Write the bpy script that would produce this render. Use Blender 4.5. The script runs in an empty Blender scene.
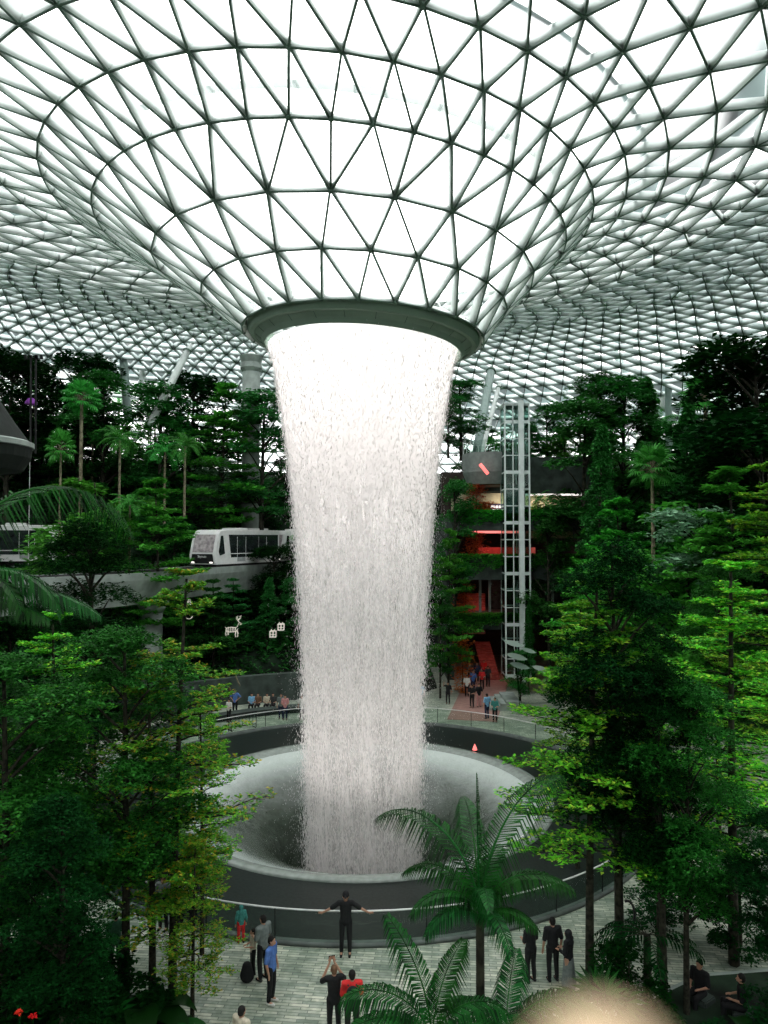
import bpy, bmesh, math, random
import numpy as np
from mathutils import Vector, Matrix
PI = math.pi
C = bpy.context.scene.collection
R = random.Random(7)
NR = np.random.default_rng(11)
EYE = 12.2
F = 720.0
TH = math.radians(2.0)

def at(px, py, D):
    dx = (px-384)/F; dy = (512-py)/F
    t = D/(math.cos(TH)-dy*math.sin(TH))
    return Vector((dx*t, D, EYE + t*(math.sin(TH)+dy*math.cos(TH))))

# ------------------------------------------------------------------ materials
MATS = {}
def mat(name, col, rough=.7, var=.15, scale=3.0, metal=0, emit=None, es=1.0, col2=None, spec=.3, bump=0):
    if name in MATS: return MATS[name]
    m = bpy.data.materials.new(name); m.use_nodes = True; MATS[name] = m
    nt = m.node_tree; b = nt.nodes['Principled BSDF']
    tc = nt.nodes.new('ShaderNodeTexCoord'); nz = nt.nodes.new('ShaderNodeTexNoise')
    nz.inputs['Scale'].default_value = scale; nz.inputs['Detail'].default_value = 4
    nt.links.new(tc.outputs['Object'], nz.inputs['Vector'])
    mx = nt.nodes.new('ShaderNodeMix'); mx.data_type = 'RGBA'
    c2 = col2 or tuple(max(0, c*(1-var*2)) for c in col)
    mx.inputs[6].default_value = (*c2, 1); mx.inputs[7].default_value = (*[min(1, c*(1+var*.5)) for c in col], 1)
    mr = nt.nodes.new('ShaderNodeMapRange'); mr.inputs[1].default_value = .35; mr.inputs[2].default_value = .65
    nt.links.new(nz.outputs[0], mr.inputs[0]); nt.links.new(mr.outputs[0], mx.inputs[0])
    nt.links.new(mx.outputs[2], b.inputs['Base Color'])
    b.inputs['Roughness'].default_value = rough; b.inputs['Metallic'].default_value = metal
    b.inputs['Specular IOR Level'].default_value = spec
    if bump:
        bp = nt.nodes.new('ShaderNodeBump'); bp.inputs['Strength'].default_value = bump
        nt.links.new(nz.outputs[0], bp.inputs['Height']); nt.links.new(bp.outputs[0], b.inputs['Normal'])
    if emit:
        b.inputs['Emission Color'].default_value = (*emit, 1); b.inputs['Emission Strength'].default_value = es
    return m

def leafmat(name, dark, light, tip=None, tipamt=.0, trans=.3, rough=.45, spec=.16):
    m = bpy.data.materials.new(name); m.use_nodes = True; nt = m.node_tree
    nt.nodes.clear(); N = nt.nodes.new; Lk = nt.links.new
    out = N('ShaderNodeOutputMaterial'); geo = N('ShaderNodeNewGeometry')
    cr = N('ShaderNodeValToRGB'); e = cr.color_ramp.elements
    e[0].position = 0; e[0].color = (*dark, 1); e[1].position = .8; e[1].color = (*light, 1)
    if tip:
        x = e.new(1-tipamt+.001); x.color = (*tip, 1)
        e[-2].position = min(.8, 1-tipamt)
    Lk(geo.outputs['Random Per Island'], cr.inputs[0])
    oi = N('ShaderNodeObjectInfo'); hs = N('ShaderNodeHueSaturation')
    mr = N('ShaderNodeMapRange'); mr.inputs[3].default_value = .72; mr.inputs[4].default_value = 1.25
    mh = N('ShaderNodeMapRange'); mh.inputs[3].default_value = .482; mh.inputs[4].default_value = .506
    Lk(oi.outputs['Random'], mr.inputs[0]); Lk(mr.outputs[0], hs.inputs['Value'])
    Lk(oi.outputs['Random'], mh.inputs[0]); Lk(mh.outputs[0], hs.inputs['Hue'])
    Lk(cr.outputs[0], hs.inputs['Color'])
    pb = N('ShaderNodeBsdfPrincipled'); pb.inputs['Roughness'].default_value = rough
    pb.inputs['Specular IOR Level'].default_value = spec
    Lk(hs.outputs[0], pb.inputs['Base Color'])
    tr = N('ShaderNodeBsdfTranslucent'); Lk(hs.outputs[0], tr.inputs[0])
    ms = N('ShaderNodeMixShader'); ms.inputs[0].default_value = trans
    Lk(pb.outputs[0], ms.inputs[1]); Lk(tr.outputs[0], ms.inputs[2]); Lk(ms.outputs[0], out.inputs[0])
    MATS[name] = m
    return m

L_BRIGHT = leafmat('leaf_bright', (.010,.11,.008), (.15,.62,.03), (.38,.62,.05), .10, .35)
L_YELLOW = leafmat('leaf_yellow', (.02,.13,.008), (.16,.46,.03), (.40,.33,.03), .14, .35)
L_MID    = leafmat('leaf_mid', (.003,.035,.006), (.026,.22,.026), None, 0, .3, .5, .10)
L_DARK   = leafmat('leaf_dark', (.001,.012,.003), (.006,.055,.010), None, 0, .2, .7, .04)
L_HILL   = leafmat('leaf_hill', (.006,.055,.010), (.032,.22,.040), None, 0, .3, .6)
L_HILLB  = leafmat('leaf_hill_bright', (.018,.15,.012), (.06,.40,.035), None, 0, .3, .6)
L_PALE   = leafmat('leaf_pale', (.10,.25,.13), (.25,.45,.28), None, 0, .2)
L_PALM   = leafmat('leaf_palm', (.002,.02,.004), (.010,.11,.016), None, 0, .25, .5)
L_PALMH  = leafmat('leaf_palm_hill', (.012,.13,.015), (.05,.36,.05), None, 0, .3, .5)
L_BROAD = leafmat('leaf_broad', (.003,.03,.005), (.010,.08,.014), None, 0, .2, .5, .12)
L_ORANGE = leafmat('leaf_orange', (.25,.04,.01), (.6,.16,.03), None, 0, .3)
M_BARK  = mat('bark', (.035,.035,.022), .9, .4, 6, bump=.5)
M_BARKL = mat('bark_pale', (.22,.2,.13), .9, .3, 6)
M_STEEL = mat('white_steel', (.80,.86,.83), .45, .06, 1.0, spec=.4)
M_NODE  = mat('steel_node', (.13,.21,.16), .6, .1)
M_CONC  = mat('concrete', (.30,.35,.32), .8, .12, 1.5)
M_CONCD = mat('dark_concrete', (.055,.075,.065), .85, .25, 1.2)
M_COLLAR= mat('collar_render', (.19,.27,.21), .7, .06, 1)
M_SEAM  = mat('collar_seam', (.05,.08,.06), .8)
M_GRAN  = mat('black_granite', (.012,.019,.016), .35, .25, 9, spec=.16)
M_WHITE = mat('white_paint', (.75,.76,.75), .35, .04)
M_BLACK = mat('black', (.012,.013,.013), .6, .2)
M_GLASSD= mat('dark_glass', (.02,.028,.028), .1, .2, spec=.6)
M_RAIL  = mat('rail_steel', (.72,.74,.72), .35, .05)
M_BEIGE = mat('beige_soffit', (.42,.36,.24), .8, .1)
M_REDL  = mat('red_light', (.6,.05,.05), .5, emit=(1,.22,.2), es=1.6)
M_GLOWW = mat('warm_white_glow', (.9,.85,.8), .5, emit=(1,.93,.88), es=1.3)
M_SOIL  = mat('soil', (.012,.030,.014), .95, .5, .8, bump=.6)
M_RED   = mat('red_carpet', (.40,.11,.09), .8, .15)
M_PINK  = mat('pink_stone', (.33,.19,.16), .7, .1)
M_SKIN  = mat('skin', (.42,.23,.15), .55, .05)

# ------------------------------------------------------------------ object helpers
def obj(name, me, material=None, parent=None, smooth=False):
    if isinstance(me, bmesh.types.BMesh):
        m = bpy.data.meshes.new(name); me.to_mesh(m); me.free(); me = m
    o = bpy.data.objects.new(name, me); C.objects.link(o)
    if material and not me.materials: me.materials.append(material)
    if smooth: me.polygons.foreach_set('use_smooth', [True]*len(me.polygons))
    if parent: o.parent = parent
    return o
def thing(name, label, cat, loc=(0,0,0), rz=0, group=None):
    o = bpy.data.objects.new(name, None); C.objects.link(o); o.empty_display_size = .2
    o.location = loc; o.rotation_euler = (0,0,rz)
    return tag(o, label, cat, group)
def tag(o, label=None, cat=None, group=None, kind=None):
    if label: o['label'] = label
    if cat: o['category'] = cat
    if group: o['group'] = group
    if kind: o['kind'] = kind
    return o
def struct(o): o['kind'] = 'structure'; return o
def copytree(o, parent=None):
    c = o.copy(); C.objects.link(c); c.parent = parent
    for ch in KIDS.get(o.name, list(o.children)): copytree(ch, c)
    return c
KIDS = {}
def dup(root, loc, rz=0, s=1, label=None, cat=None, group=None):
    c = root.copy(); C.objects.link(c); c.parent = None
    c.location = loc; c.rotation_euler = (0,0,rz); c.scale = (s,s,s) if not isinstance(s, tuple) else s
    if label: c['label'] = label
    if cat: c['category'] = cat
    if group: c['group'] = group
    for ch in root.children:
        d = ch.copy(); C.objects.link(d); d.parent = c
        for g in ch.children:
            h = g.copy(); C.objects.link(h); h.parent = d
    return c
def mesh_np(name, V, Fq, mats=()):
    """V (n,3), Fq (m,k) constant-size faces"""
    me = bpy.data.meshes.new(name); V = np.asarray(V, dtype=np.float32); Fq = np.asarray(Fq, dtype=np.int32)
    k = Fq.shape[1]
    me.vertices.add(len(V)); me.vertices.foreach_set('co', V.ravel())
    me.loops.add(Fq.size); me.loops.foreach_set('vertex_index', Fq.ravel())
    me.polygons.add(len(Fq)); me.polygons.foreach_set('loop_start', np.arange(0, Fq.size, k, dtype=np.int32))
    me.update(calc_edges=True)
    for m in mats: me.materials.append(m)
    return me
def bx(bm, cx, cy, cz, sx, sy, sz, M=None):
    g = bmesh.ops.create_cube(bm, size=1)['verts']
    for v in g:
        v.co = Vector((cx+v.co.x*sx, cy+v.co.y*sy, cz+v.co.z*sz))
        if M: v.co = M @ v.co
    return g
def prism(bm, pts, a, b, axis='y'):
    """pts list of 2-D; extruded from a to b along axis"""
    def mk(p, t):
        return {'y': (p[0], t, p[1]), 'x': (t, p[0], p[1]), 'z': (p[0], p[1], t)}[axis]
    A = [bm.verts.new(mk(p, a)) for p in pts]; B = [bm.verts.new(mk(p, b)) for p in pts]
    n = len(pts); bm.faces.new(A); bm.faces.new(B[::-1])
    for i in range(n): bm.faces.new((A[i], B[i], B[(i+1)%n], A[(i+1)%n]))
def fixn(bm): bmesh.ops.recalc_face_normals(bm, faces=bm.faces[:]); return bm
def tube(bm, pts, rad, n=8, cap=True):
    pts = [Vector(p) for p in pts]; rad = rad if isinstance(rad, (list, tuple)) else [rad]*len(pts)
    rings = []
    for i, p in enumerate(pts):
        d = (pts[min(i+1, len(pts)-1)] - pts[max(i-1, 0)]).normalized()
        u = d.cross(Vector((0,0,1)) if abs(d.z) < .9 else Vector((1,0,0))).normalized(); w = d.cross(u)
        rings.append([bm.verts.new(p + rad[i]*(u*math.cos(2*PI*k/n)+w*math.sin(2*PI*k/n))) for k in range(n)])
    for a, b in zip(rings, rings[1:]):
        for k in range(n): bm.faces.new((a[k], b[k], b[(k+1)%n], a[(k+1)%n]))
    if cap: bm.faces.new(rings[0]); bm.faces.new(rings[-1][::-1])
    return bm
def T(pts, rad, n=8): return fixn(tube(bmesh.new(), pts, rad, n))
def lathe(prof, segs=64, c=(0,0), a0=0, a1=2*PI, tilt=0):
    bm = bmesh.new(); full = abs(a1-a0-2*PI) < 1e-6; n = segs if full else segs+1; rows = []
    for r, z in prof:
        row = []
        for k in range(n):
            a = a0+(a1-a0)*k/segs; x = r*math.cos(a); y = r*math.sin(a)
            row.append(bm.verts.new((c[0]+x, c[1]+y, z-tilt*x)))
        rows.append(row)
    for A, B in zip(rows, rows[1:]):
        for k in range(segs): bm.faces.new((A[k], A[(k+1)%n], B[(k+1)%n], B[k]))
    return fixn(bm)

# ------------------------------------------------------------------ PEOPLE (built first, while the scene is small)
def cap_prim(bm, p, q, r1, r2, n=12, sq=(1,1)):
    p = Vector(p); q = Vector(q); d = q-p; L = d.length
    if L < 1e-5: d = Vector((0,0,1)); L = 1e-4
    z = d.normalized(); u = z.orthogonal().normalized()
    if abs(z.z) > .7: u = Vector((1,0,0)); u = (u - z*u.dot(z)).normalized()
    w = z.cross(u); rings = []
    for (c, r, sgn, rng) in ((p, r1, -1, (3,2,1,0)), (q, r2, 1, (0,1,2,3))):
        for k in rng:
            t = k*PI/8
            rings.append([bm.verts.new(c + z*sgn*r*math.sin(t) + r*math.cos(t)*(u*math.cos(2*PI*j/n)*sq[0] + w*math.sin(2*PI*j/n)*sq[1])) for j in range(n)])
    for a, b in zip(rings, rings[1:]):
        for j in range(n): bm.faces.new((a[j], a[(j+1)%n], b[(j+1)%n], b[j]))
    bm.faces.new(rings[0][::-1]); bm.faces.new(rings[-1])
def blob(name, prims, voxel, parent=None, material=None, smooth_it=2):
    bm = bmesh.new()
    for a in prims: cap_prim(bm, *a[:4], sq=a[4] if len(a) > 4 else (1,1))
    me = bpy.data.meshes.new(name); bm.to_mesh(me); bm.free()
    o = bpy.data.objects.new(name, me); C.objects.link(o)
    md = o.modifiers.new('r', 'REMESH'); md.mode = 'VOXEL'; md.voxel_size = voxel; md.use_smooth_shade = True
    if smooth_it:
        s = o.modifiers.new('s', 'SMOOTH'); s.iterations = smooth_it; s.factor = .5
    dg = bpy.context.evaluated_depsgraph_get(); dg.update()
    nm = bpy.data.meshes.new_from_object(o.evaluated_get(dg)); nm.name = name
    o.modifiers.clear(); o.data = nm; bpy.data.meshes.remove(me)
    if material: nm.materials.append(material)
    o.parent = parent
    return o

def lerp(a, b, t): return Vector(a)*(1-t)+Vector(b)*t
def make_person(pose, female=False, voxel=.014, skirt=False, hijab=False, longhair=False, capon=False, shorts=False):
    """prototype person, facing +Y, feet at z=0, 1.72 m"""
    V3 = Vector
    root = thing('person', 'p', 'person')
    sit = pose == 'sit'
    hz = .93 if not sit else .50
    dz = hz-.93
    sh = {s: V3((s*(.185 if not female else .165), 0, 1.42+dz)) for s in (-1, 1)}
    hip = {s: V3((s*.095, 0, hz)) for s in (-1, 1)}
    knee = {s: V3((s*.105, .02, .50)) for s in (-1, 1)}; ank = {s: V3((s*.11, -.02, .08)) for s in (-1, 1)}
    if pose in ('stride',):
        knee[1] = V3((.10, .17, .51)); ank[1] = V3((.10, .22, .08)); knee[-1] = V3((-.10, -.02, .50)); ank[-1] = V3((-.10, -.25, .10))
    if pose == 'lean':
        hip = {s: V3((s*.095, .0, .92)) for s in (-1, 1)}; ank = {s: V3((s*.12, .06, .08)) for s in (-1, 1)}
    if sit:
        knee = {s: V3((s*.12, .42, .50)) for s in (-1, 1)}; ank = {s: V3((s*.12, .44, .08)) for s in (-1, 1)}
    elb = {}; wri = {}; hd = {}
    for s in (-1, 1):
        S = sh[s]
        if pose == 'lean':
            elb[s] = S+V3((s*.24, -.02, -.17)); wri[s] = elb[s]+V3((s*.22, -.04, -.13)); hd[s] = V3((s*.9, -.1, -.15))
        elif pose == 'phone':
            elb[s] = S+V3((s*.10, .16, -.14)); wri[s] = V3((s*.06, .30, S.z+.20)); hd[s] = V3((-s*.2, .1, 1))
        elif pose == 'wave' and s == 1:
            elb[s] = S+V3((.14, .12, .0)); wri[s] = elb[s]+V3((-.05, .1, .24)); hd[s] = V3((-.2, .1, 1))
        elif pose in ('hold', 'sit') :
            elb[s] = S+V3((s*.05, .02, -.29)); wri[s] = elb[s]+V3((-s*.10, .21, -.02)); hd[s] = V3((-s*.4, 1, 0))
        elif pose == 'hips':
            elb[s] = S+V3((s*.18, -.05, -.22)); wri[s] = V3((s*.15, .05, S.z-.40)); hd[s] = V3((-s*.5, .4, -.5))
        else:
            elb[s] = S+V3((s*.07, -.02, -.29)); wri[s] = elb[s]+V3((s*.01, .08, -.25)); hd[s] = V3((0, .15, -1))
            if pose == 'stride': wri[s] += V3((0, s*-.10, .03)); elb[s] += V3((0, s*-.05, 0))
    H = V3((0, .02, 1.60+dz)); chest = V3((0, .0, 1.28+dz)); belly = V3((0, .0, 1.08+dz))
    body = [(H+V3((0,-.005,.02)), H+V3((0,.012,-.045)), .092, .070, (.86,1.02)),
            (H+V3((0,.095,-.005)), H+V3((0,.105,-.025)), .012, .018),          # nose
            (H+V3((0,.080,-.060)), H+V3((0,.078,-.066)), .026, .024),          # mouth / chin
            (H+V3((.080,0,-.005)), H+V3((.082,0,-.03)), .018, .012), (H+V3((-.080,0,-.005)), H+V3((-.082,0,-.03)), .018, .012),
            (H+V3((0,-.01,-.08)), V3((0,-.01,1.44+dz)), .052, .06),
            (sh[-1], sh[1], .06, .06), (V3((0,0,1.36+dz)), chest, .12, .125, (1.2,.8)), (chest, belly, .125, .11, (1.2,.8)),
            (belly, V3((0,0,hz+.02)), .11, .13, (1.15,.85))]
    for s in (-1, 1):
        body += [(sh[s], elb[s], .052, .042), (elb[s], wri[s], .041, .027), (hip[s], knee[s], .085, .055), (knee[s], ank[s], .056, .036),
                 (ank[s], ank[s]+V3((0,.15,-.045)), .04, .03)]
        d = hd[s].normalized(); pc = wri[s]+d*.05; side = d.cross(V3((0,1,0)) if abs(d.y) < .8 else V3((0,0,1))).normalized()
        body.append((wri[s], wri[s]+d*.075, .026, .032, (1,.8)))
        k = d.cross(side).normalized()
        for j, (o_, l_) in enumerate(((-.026,.062), (-.009,.074), (.009,.069), (.026,.054))):
            b0 = wri[s]+d*.085+side*o_; b1 = b0+d*l_*.6+side*o_*.2; b2 = b1+d*l_*.35+k*.018
            body.append((b0, b1, .0095, .009)); body.append((b1, b2, .009, .008))
        b0 = wri[s]+d*.035+side*(-.03*s); body.append((b0, b0+d*.035+side*(-.03*s)+k*.01, .011, .009))
    blob('body', body, voxel, root, M_SKIN, 1)
    e = .018
    # shirt
    shirt = [(V3((0,-.005,1.45+dz)), V3((0,-.003,1.40+dz)), .062, .09), (sh[-1], sh[1], .06+e, .06+e), (V3((0,0,1.36+dz)), chest, .12+e, .125+e, (1.2,.82)),
             (chest, belly, .125+e, .115+e, (1.2,.84)), (belly, V3((0,0,hz+.0)), .115+e, .13+e, (1.15,.88))]
    for s in (-1, 1): shirt.append((sh[s], lerp(sh[s], elb[s], .85 if not hijab else 1), .052+e, .05+e))
    if hijab or pose == 'longsleeve':
        for s in (-1, 1): shirt.append((elb[s], lerp(elb[s], wri[s], .9), .05+e*.6, .034+e*.6))
    blob('shirt', shirt, voxel, root, None)
    if skirt:
        tr = [(V3((0,0,hz)), V3((0,0,.55)), .15, .19, (1.05,.9)), (V3((0,0,.55)), V3((0,.0,.22)), .19, .23, (1.05,.9))]
        nm = 'skirt'
    else:
        nm = 'trousers'; tr = [(V3((0,0,hz+.03)), V3((0,0,hz-.03)), .135, .13, (1.18,.9))]
        for s in (-1, 1):
            tr.append((hip[s], knee[s], .088+e*.6, .062+e*.5))
            if not shorts: tr.append((knee[s], lerp(knee[s], ank[s], .92), .062+e*.5, .05+e*.4))
    blob(nm, tr, voxel, root, None)
    for s in (-1, 1): blob('shoe', [(ank[s]+V3((0,-.02,-.03)), ank[s]+V3((0,.15,-.045)), .048, .038)], voxel, root, None)
    if hijab:
        hr = [(H+V3((0,-.02,.025)), H+V3((0,-.02,-.06)), .108, .095), (H+V3((0,-.03,-.08)), V3((0,-.02,1.38+dz)), .09, .16, (1.1,.8))]
        blob('headscarf', hr, voxel, root, None)
    else:
        hr = [(H+V3((0,-.02,.035)), H+V3((0,-.035,-.01)), .098, .086, (.9,1.0))]
        if longhair: hr.append((H+V3((0,-.06,0)), V3((0,-.09,1.36+dz)), .08, .07, (1.1,.6)))
        blob('hair', hr, voxel, root, None)
    if capon:
        blob('cap', [(H+V3((0,-.01,.06)), H+V3((0,-.01,.05)), .10, .102), (H+V3((0,.06,.045)), H+V3((0,.14,.03)), .05, .045, (1,.25))], voxel, root, None)
    return root
PROTO = {}
def proto(key, **kw):
    if key not in PROTO: PROTO[key] = make_person(**kw); PROTO[key]['used'] = 0
    return PROTO[key]
COLS = {'black': (.012,.013,.014), 'navy': (.02,.03,.07), 'blue': (.09,.19,.50), 'lightblue': (.22,.48,.72), 'white': (.68,.68,.64), 'grey': (.16,.19,.18),
        'red': (.65,.03,.03), 'teal': (.05,.25,.22), 'green': (.04,.12,.07), 'cream': (.6,.55,.42), 'brown': (.16,.09,.05), 'pink': (.6,.28,.28),
        'hair': (.010,.009,.008), 'darkgrey': (.04,.045,.045), 'greyhair': (.3,.3,.28), 'orange': (.6,.2,.04)}
def cm(c): return mat('cloth_'+c, COLS[c], .85, .12, 12)
def person(key, kw, pos, rz, h, cols, label, group=None):
    p = proto(key, **kw)
    s = h/1.72
    if p['used'] == 0:
        r = p; p['used'] = 1; r.location = pos; r.rotation_euler = (0,0,rz); r.scale = (s,s,s)
    else: r = dup(p, pos, rz, s)
    r['label'] = label; r['category'] = 'person'
    if group: r['group'] = group
    elif 'group' in r: del r['group']
    if 'used' in r and r is not p: del r['used']
    for ch in r.children:
        k = ch.name.split('.')[0]
        if k == 'body': continue
        c = cols.get('shoes' if k == 'shoe' else k, {'hair': 'hair', 'shoe': 'black', 'cap': 'black', 'headscarf': 'black'}.get(k, 'darkgrey'))
        me = ch.data
        if not me.materials: me.materials.append(cm(c))
        ch.material_slots[0].link = 'OBJECT'; ch.material_slots[0].material = cm(c)
    return r
def floor_at(px, py):     # point on plaza floor under pixel
    v = at(px, py, 10); d = v-Vector((0,0,EYE)); t = -EYE/d.z
    return Vector((0,0,EYE))+d*t
AX, AY = -1.0, 35.0
RB, RP = 8.9, 13.1            # dish rim, pool outer radius
# --- near plaza people
import os
fa = floor_at(347, 941); 
v = Vector((fa.x-AX, fa.y-AY)); v = v.normalized()*(RP+.36); fa = Vector((AX+v.x, AY+v.y, 0))
person('lean', dict(pose='lean', capon=True), fa, PI, 1.78, dict(shirt='black', trousers='black'), 'person in black with a cap leaning on the pool rail, arms spread wide')
_b = floor_at(271, 1004)
person('stand', dict(pose='stand'), floor_at(271, 1003), -PI/2-.3, 1.72, dict(shirt='blue', trousers='black', shoes='white'), 'person in light blue shirt and black trousers standing side on, hands low')
person('phone', dict(pose='phone'), floor_at(334, 1037), .25, 1.72, dict(shirt='black', trousers='black', hair='brown'), 'person in black raising a phone with both hands, back to the camera')
person('hold', dict(pose='hold'), floor_at(352, 1044), .1, 1.74, dict(shirt='red', trousers='black'), 'person in red top wearing a black backpack, beside the one with the phone')
person('stride', dict(pose='stride'), floor_at(241, 1083), -.6, 1.68, dict(shirt='cream', trousers='black'), 'dark haired person in cream top cut off by the bottom edge')
person('hijab', dict(pose='stand', hijab=True, female=True), floor_at(241, 943), .4, 1.12, dict(shirt='teal', trousers='red', headscarf='teal'), 'small child in teal hooded top and red trousers by the pool kerb')
person('hold', dict(pose='hold'), floor_at(263, 980), .9, 1.76, dict(shirt='grey', trousers='black'), 'person in grey shirt just behind the one in light blue')
person('long', dict(pose='hold', female=True, longhair=True), floor_at(253, 974), 2.0, 1.25, dict(shirt='cream', trousers='black'), 'short person in cream top behind the blue shirted one')
person('hips', dict(pose='hips'), floor_at(179, 930), 2.6, 1.72, dict(shirt='white', trousers='black', hair='greyhair'), 'grey haired person in white patterned shirt facing the camera by the rail')
person('long', dict(pose='hold', female=True, longhair=True), floor_at(193, 928), 1.2, 1.62, dict(shirt='black', trousers='black'), 'person in black right beside the white shirted one at the rail')
person('stand', dict(pose='stand'), floor_at(163, 930), 2.9, 1.68, dict(shirt='grey', trousers='black'), 'person in dark grey left of the white shirted one at the rail')
person('hold', dict(pose='hold'), floor_at(115, 973), .5, 1.68, dict(shirt='green', trousers='black'), 'person in dark green top with straps among the left tree trunks')
person('long', dict(pose='hold', female=True, longhair=True), floor_at(531, 982), .5, 1.68, dict(shirt='black', trousers='black'), 'leftmost of three dark figures right of the palm')
person('stand', dict(pose='stand'), floor_at(553, 981), .2, 1.72, dict(shirt='black', trousers='black'), 'middle of three dark figures right of the palm')
person('skirt', dict(pose='hold', female=True, hijab=True, skirt=True), floor_at(569, 991), .9, 1.62, dict(shirt='black', skirt='grey', headscarf='black'), 'person in black headscarf and long grey skirt, right of the three dark figures')
person('sit', dict(pose='sit'), at(700, 985, 19.0)*1, 2.2, 1.72, dict(shirt='black', trousers='black'), 'dark seated figure between the right tree trunks and the steps').location.z = 0
person('sit', dict(pose='sit'), at(742, 1000, 18.4)*1, 1.2, 1.72, dict(shirt='black', trousers='black'), 'dark seated figure nearest the bottom right corner').location.z = 0
# --- far plaza people
far = [(448,704,'wave','black','black','person in black standing alone with one hand raised on the far plaza', 1.6, 2.9),
       (487,719,'stand','lightblue','navy','person in pale blue top at the right end of the far pool edge', 1.7, .6),
       (472,708,'hold','black','black','left one of a dark dressed pair on the pink paving', 1.65, 2.6),
       (479,707,'stand','black','pink','right one of a pair on the pink paving, pink trousers', 1.68, 3.3),
       (467,697,'hold','white','black','person in white coming down the red walkway, leftmost', 1.65, 3.0),
       (473,692,'stride','blue','navy','person in blue in the crowd on the red walkway', 1.7, 3.1),
       (482,690,'hold','red','black','person in red in the crowd on the red walkway', 1.65, 3.1),
       (488,687,'stand','darkgrey','black','person in dark grey at the right side of the red walkway', 1.7, 3.4),
       (477,683,'stride','navy','black','person in navy in the middle of the red walkway', 1.7, 3.1),
       (470,684,'stand','darkgrey','black','person in dark grey at the left side of the red walkway', 1.7, 2.9),
       (484,680,'hold','red','navy','person in red top at the back of the walkway crowd', 1.7, 3.1),
       (421,706,'stand','lightblue','grey','person in pale blue half hidden by spray right of the waterfall', 1.65, 3.1),
       (495,722,'hold','teal','black','person in teal next to the green tree on the far plaza', 1.6, 2.8),
       (235,715,'hips','blue','black','person in bright blue shirt on the far left plaza', 1.75, 3.0),
       (229,722,'hold','white','black','person in white by the barrier on the far left plaza', 1.5, 2.7),
       (227,706,'stand','brown','black','person in brown beside the bright blue shirt', 1.6, 2.9),
       (281,719,'stand','grey','navy','person in grey standing by the far pool edge left of the waterfall', 1.7, 3.1),
       (285,720,'hold','pink','navy','person in pink standing by the far pool edge left of the waterfall', 1.65, 3.3),
       (302,720,'stand','white','black','person in white seen through the edge of the spray', 1.65, 3.1)]
for px, py, po, sc, tc, lb, h, rz in far:
    person('f_'+po, dict(pose=po, voxel=.022), floor_at(px, py), rz, h, dict(shirt=sc, trousers=tc), lb)
for px, py, sc, lb in ((253,709,'lightblue','person in pale blue seated on the planter ledge'), (259,708,'brown','person in brown seated on the planter ledge'),
                       (268,707,'cream','person in cream seated on the planter ledge'), (274,706,'darkgrey','person in dark grey seated on the planter ledge')):
    p = floor_at(px, py); p.y = 50.9; p.x = (px-384)/720*p.y
    person('f_sit', dict(pose='sit', voxel=.022), p, PI, 1.7, dict(shirt=sc, trousers='black'), lb)
# cafe terrace people, upper right building (level 3, seen between planters)
for i, (px, sc) in enumerate(((478,'white'), (487,'red'), (495,'cream'), (504,'pink'), (520,'white'), (530,'grey'))):
    p = at(px, 560, 61.5 + (i%2)*.8); p.z = 9.35+.02
    person('f_sit', dict(pose='sit', voxel=.022), p, PI+.3*(i%3-1), 1.7, dict(shirt=sc, trousers='black'), 'guest in %s seated on the building terrace above the red stair' % sc, 'guests on the terrace')
# backpack
bk = thing('backpack', 'black backpack on the back of the person in red', 'backpack')
pr = floor_at(352, 1044)
blob('bag', [(Vector((0,-.23,1.08)), Vector((0,-.23,1.36)), .16, .14, (1.1,.8))], .015, bk, cm('black'))
blob('strap', [(Vector((.10,-.10,1.45)), Vector((.11,.10,1.34)), .022, .022), (Vector((.11,.12,1.34)), Vector((.12,.12,1.12)), .022, .022),
               (Vector((-.10,-.10,1.45)), Vector((-.11,.10,1.34)), .022, .022), (Vector((-.11,.12,1.34)), Vector((-.12,.12,1.12)), .022, .022)], .012, bk, cm('darkgrey'), 1)
bk.location = pr; bk.rotation_euler = (0,0,.1)
ph = bmesh.new(); bx(ph, 0,0,0,.16,.012,.08)
pp = floor_at(334, 1037)
o = obj('phone', ph, M_BLACK); o.location = pp + Matrix.Rotation(.25,3,'Z') @ Vector((0,.33,1.73)); o.rotation_euler = (0,0,.25)
tag(o, 'black phone held up by the person in black', 'phone')
# cloth bag (dark round bag)
o = blob('duffel_bag', [(Vector((0,0,.18)), Vector((0,0,.42)), .2, .14, (1,.7))], .02, None, cm('black')); o.location = floor_at(247, 982)
tag(o, 'dark rounded bag standing on the paving behind the blue shirted person', 'bag')

# fingertip, real size, 8 cm from the lens
fg = thing('finger', 'out of focus pale fingertip poking in at the bottom edge', 'finger')
FD = .085
ft = at(598, 1016, FD); 
M_FSKIN = mat('finger_skin', (.74,.54,.34), .5, .04, 60)
blob('skin', [(ft+Vector((0,-.001,-.0075)), ft+Vector((.002,.0,-.030)), .0085, .0088, (1.1,.95)), (ft+Vector((.002,0,-.030)), ft+Vector((.004,-.012,-.055)), .0088, .0095)], .0012, fg, M_FSKIN)
blob('nail', [(ft+Vector((0,-.0078,-.006)), ft+Vector((.0005,-.0085,-.013)), .0045, .005, (1,.3))], .0007, fg, mat('nail', (.45,.3,.2), .3, .02))

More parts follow.
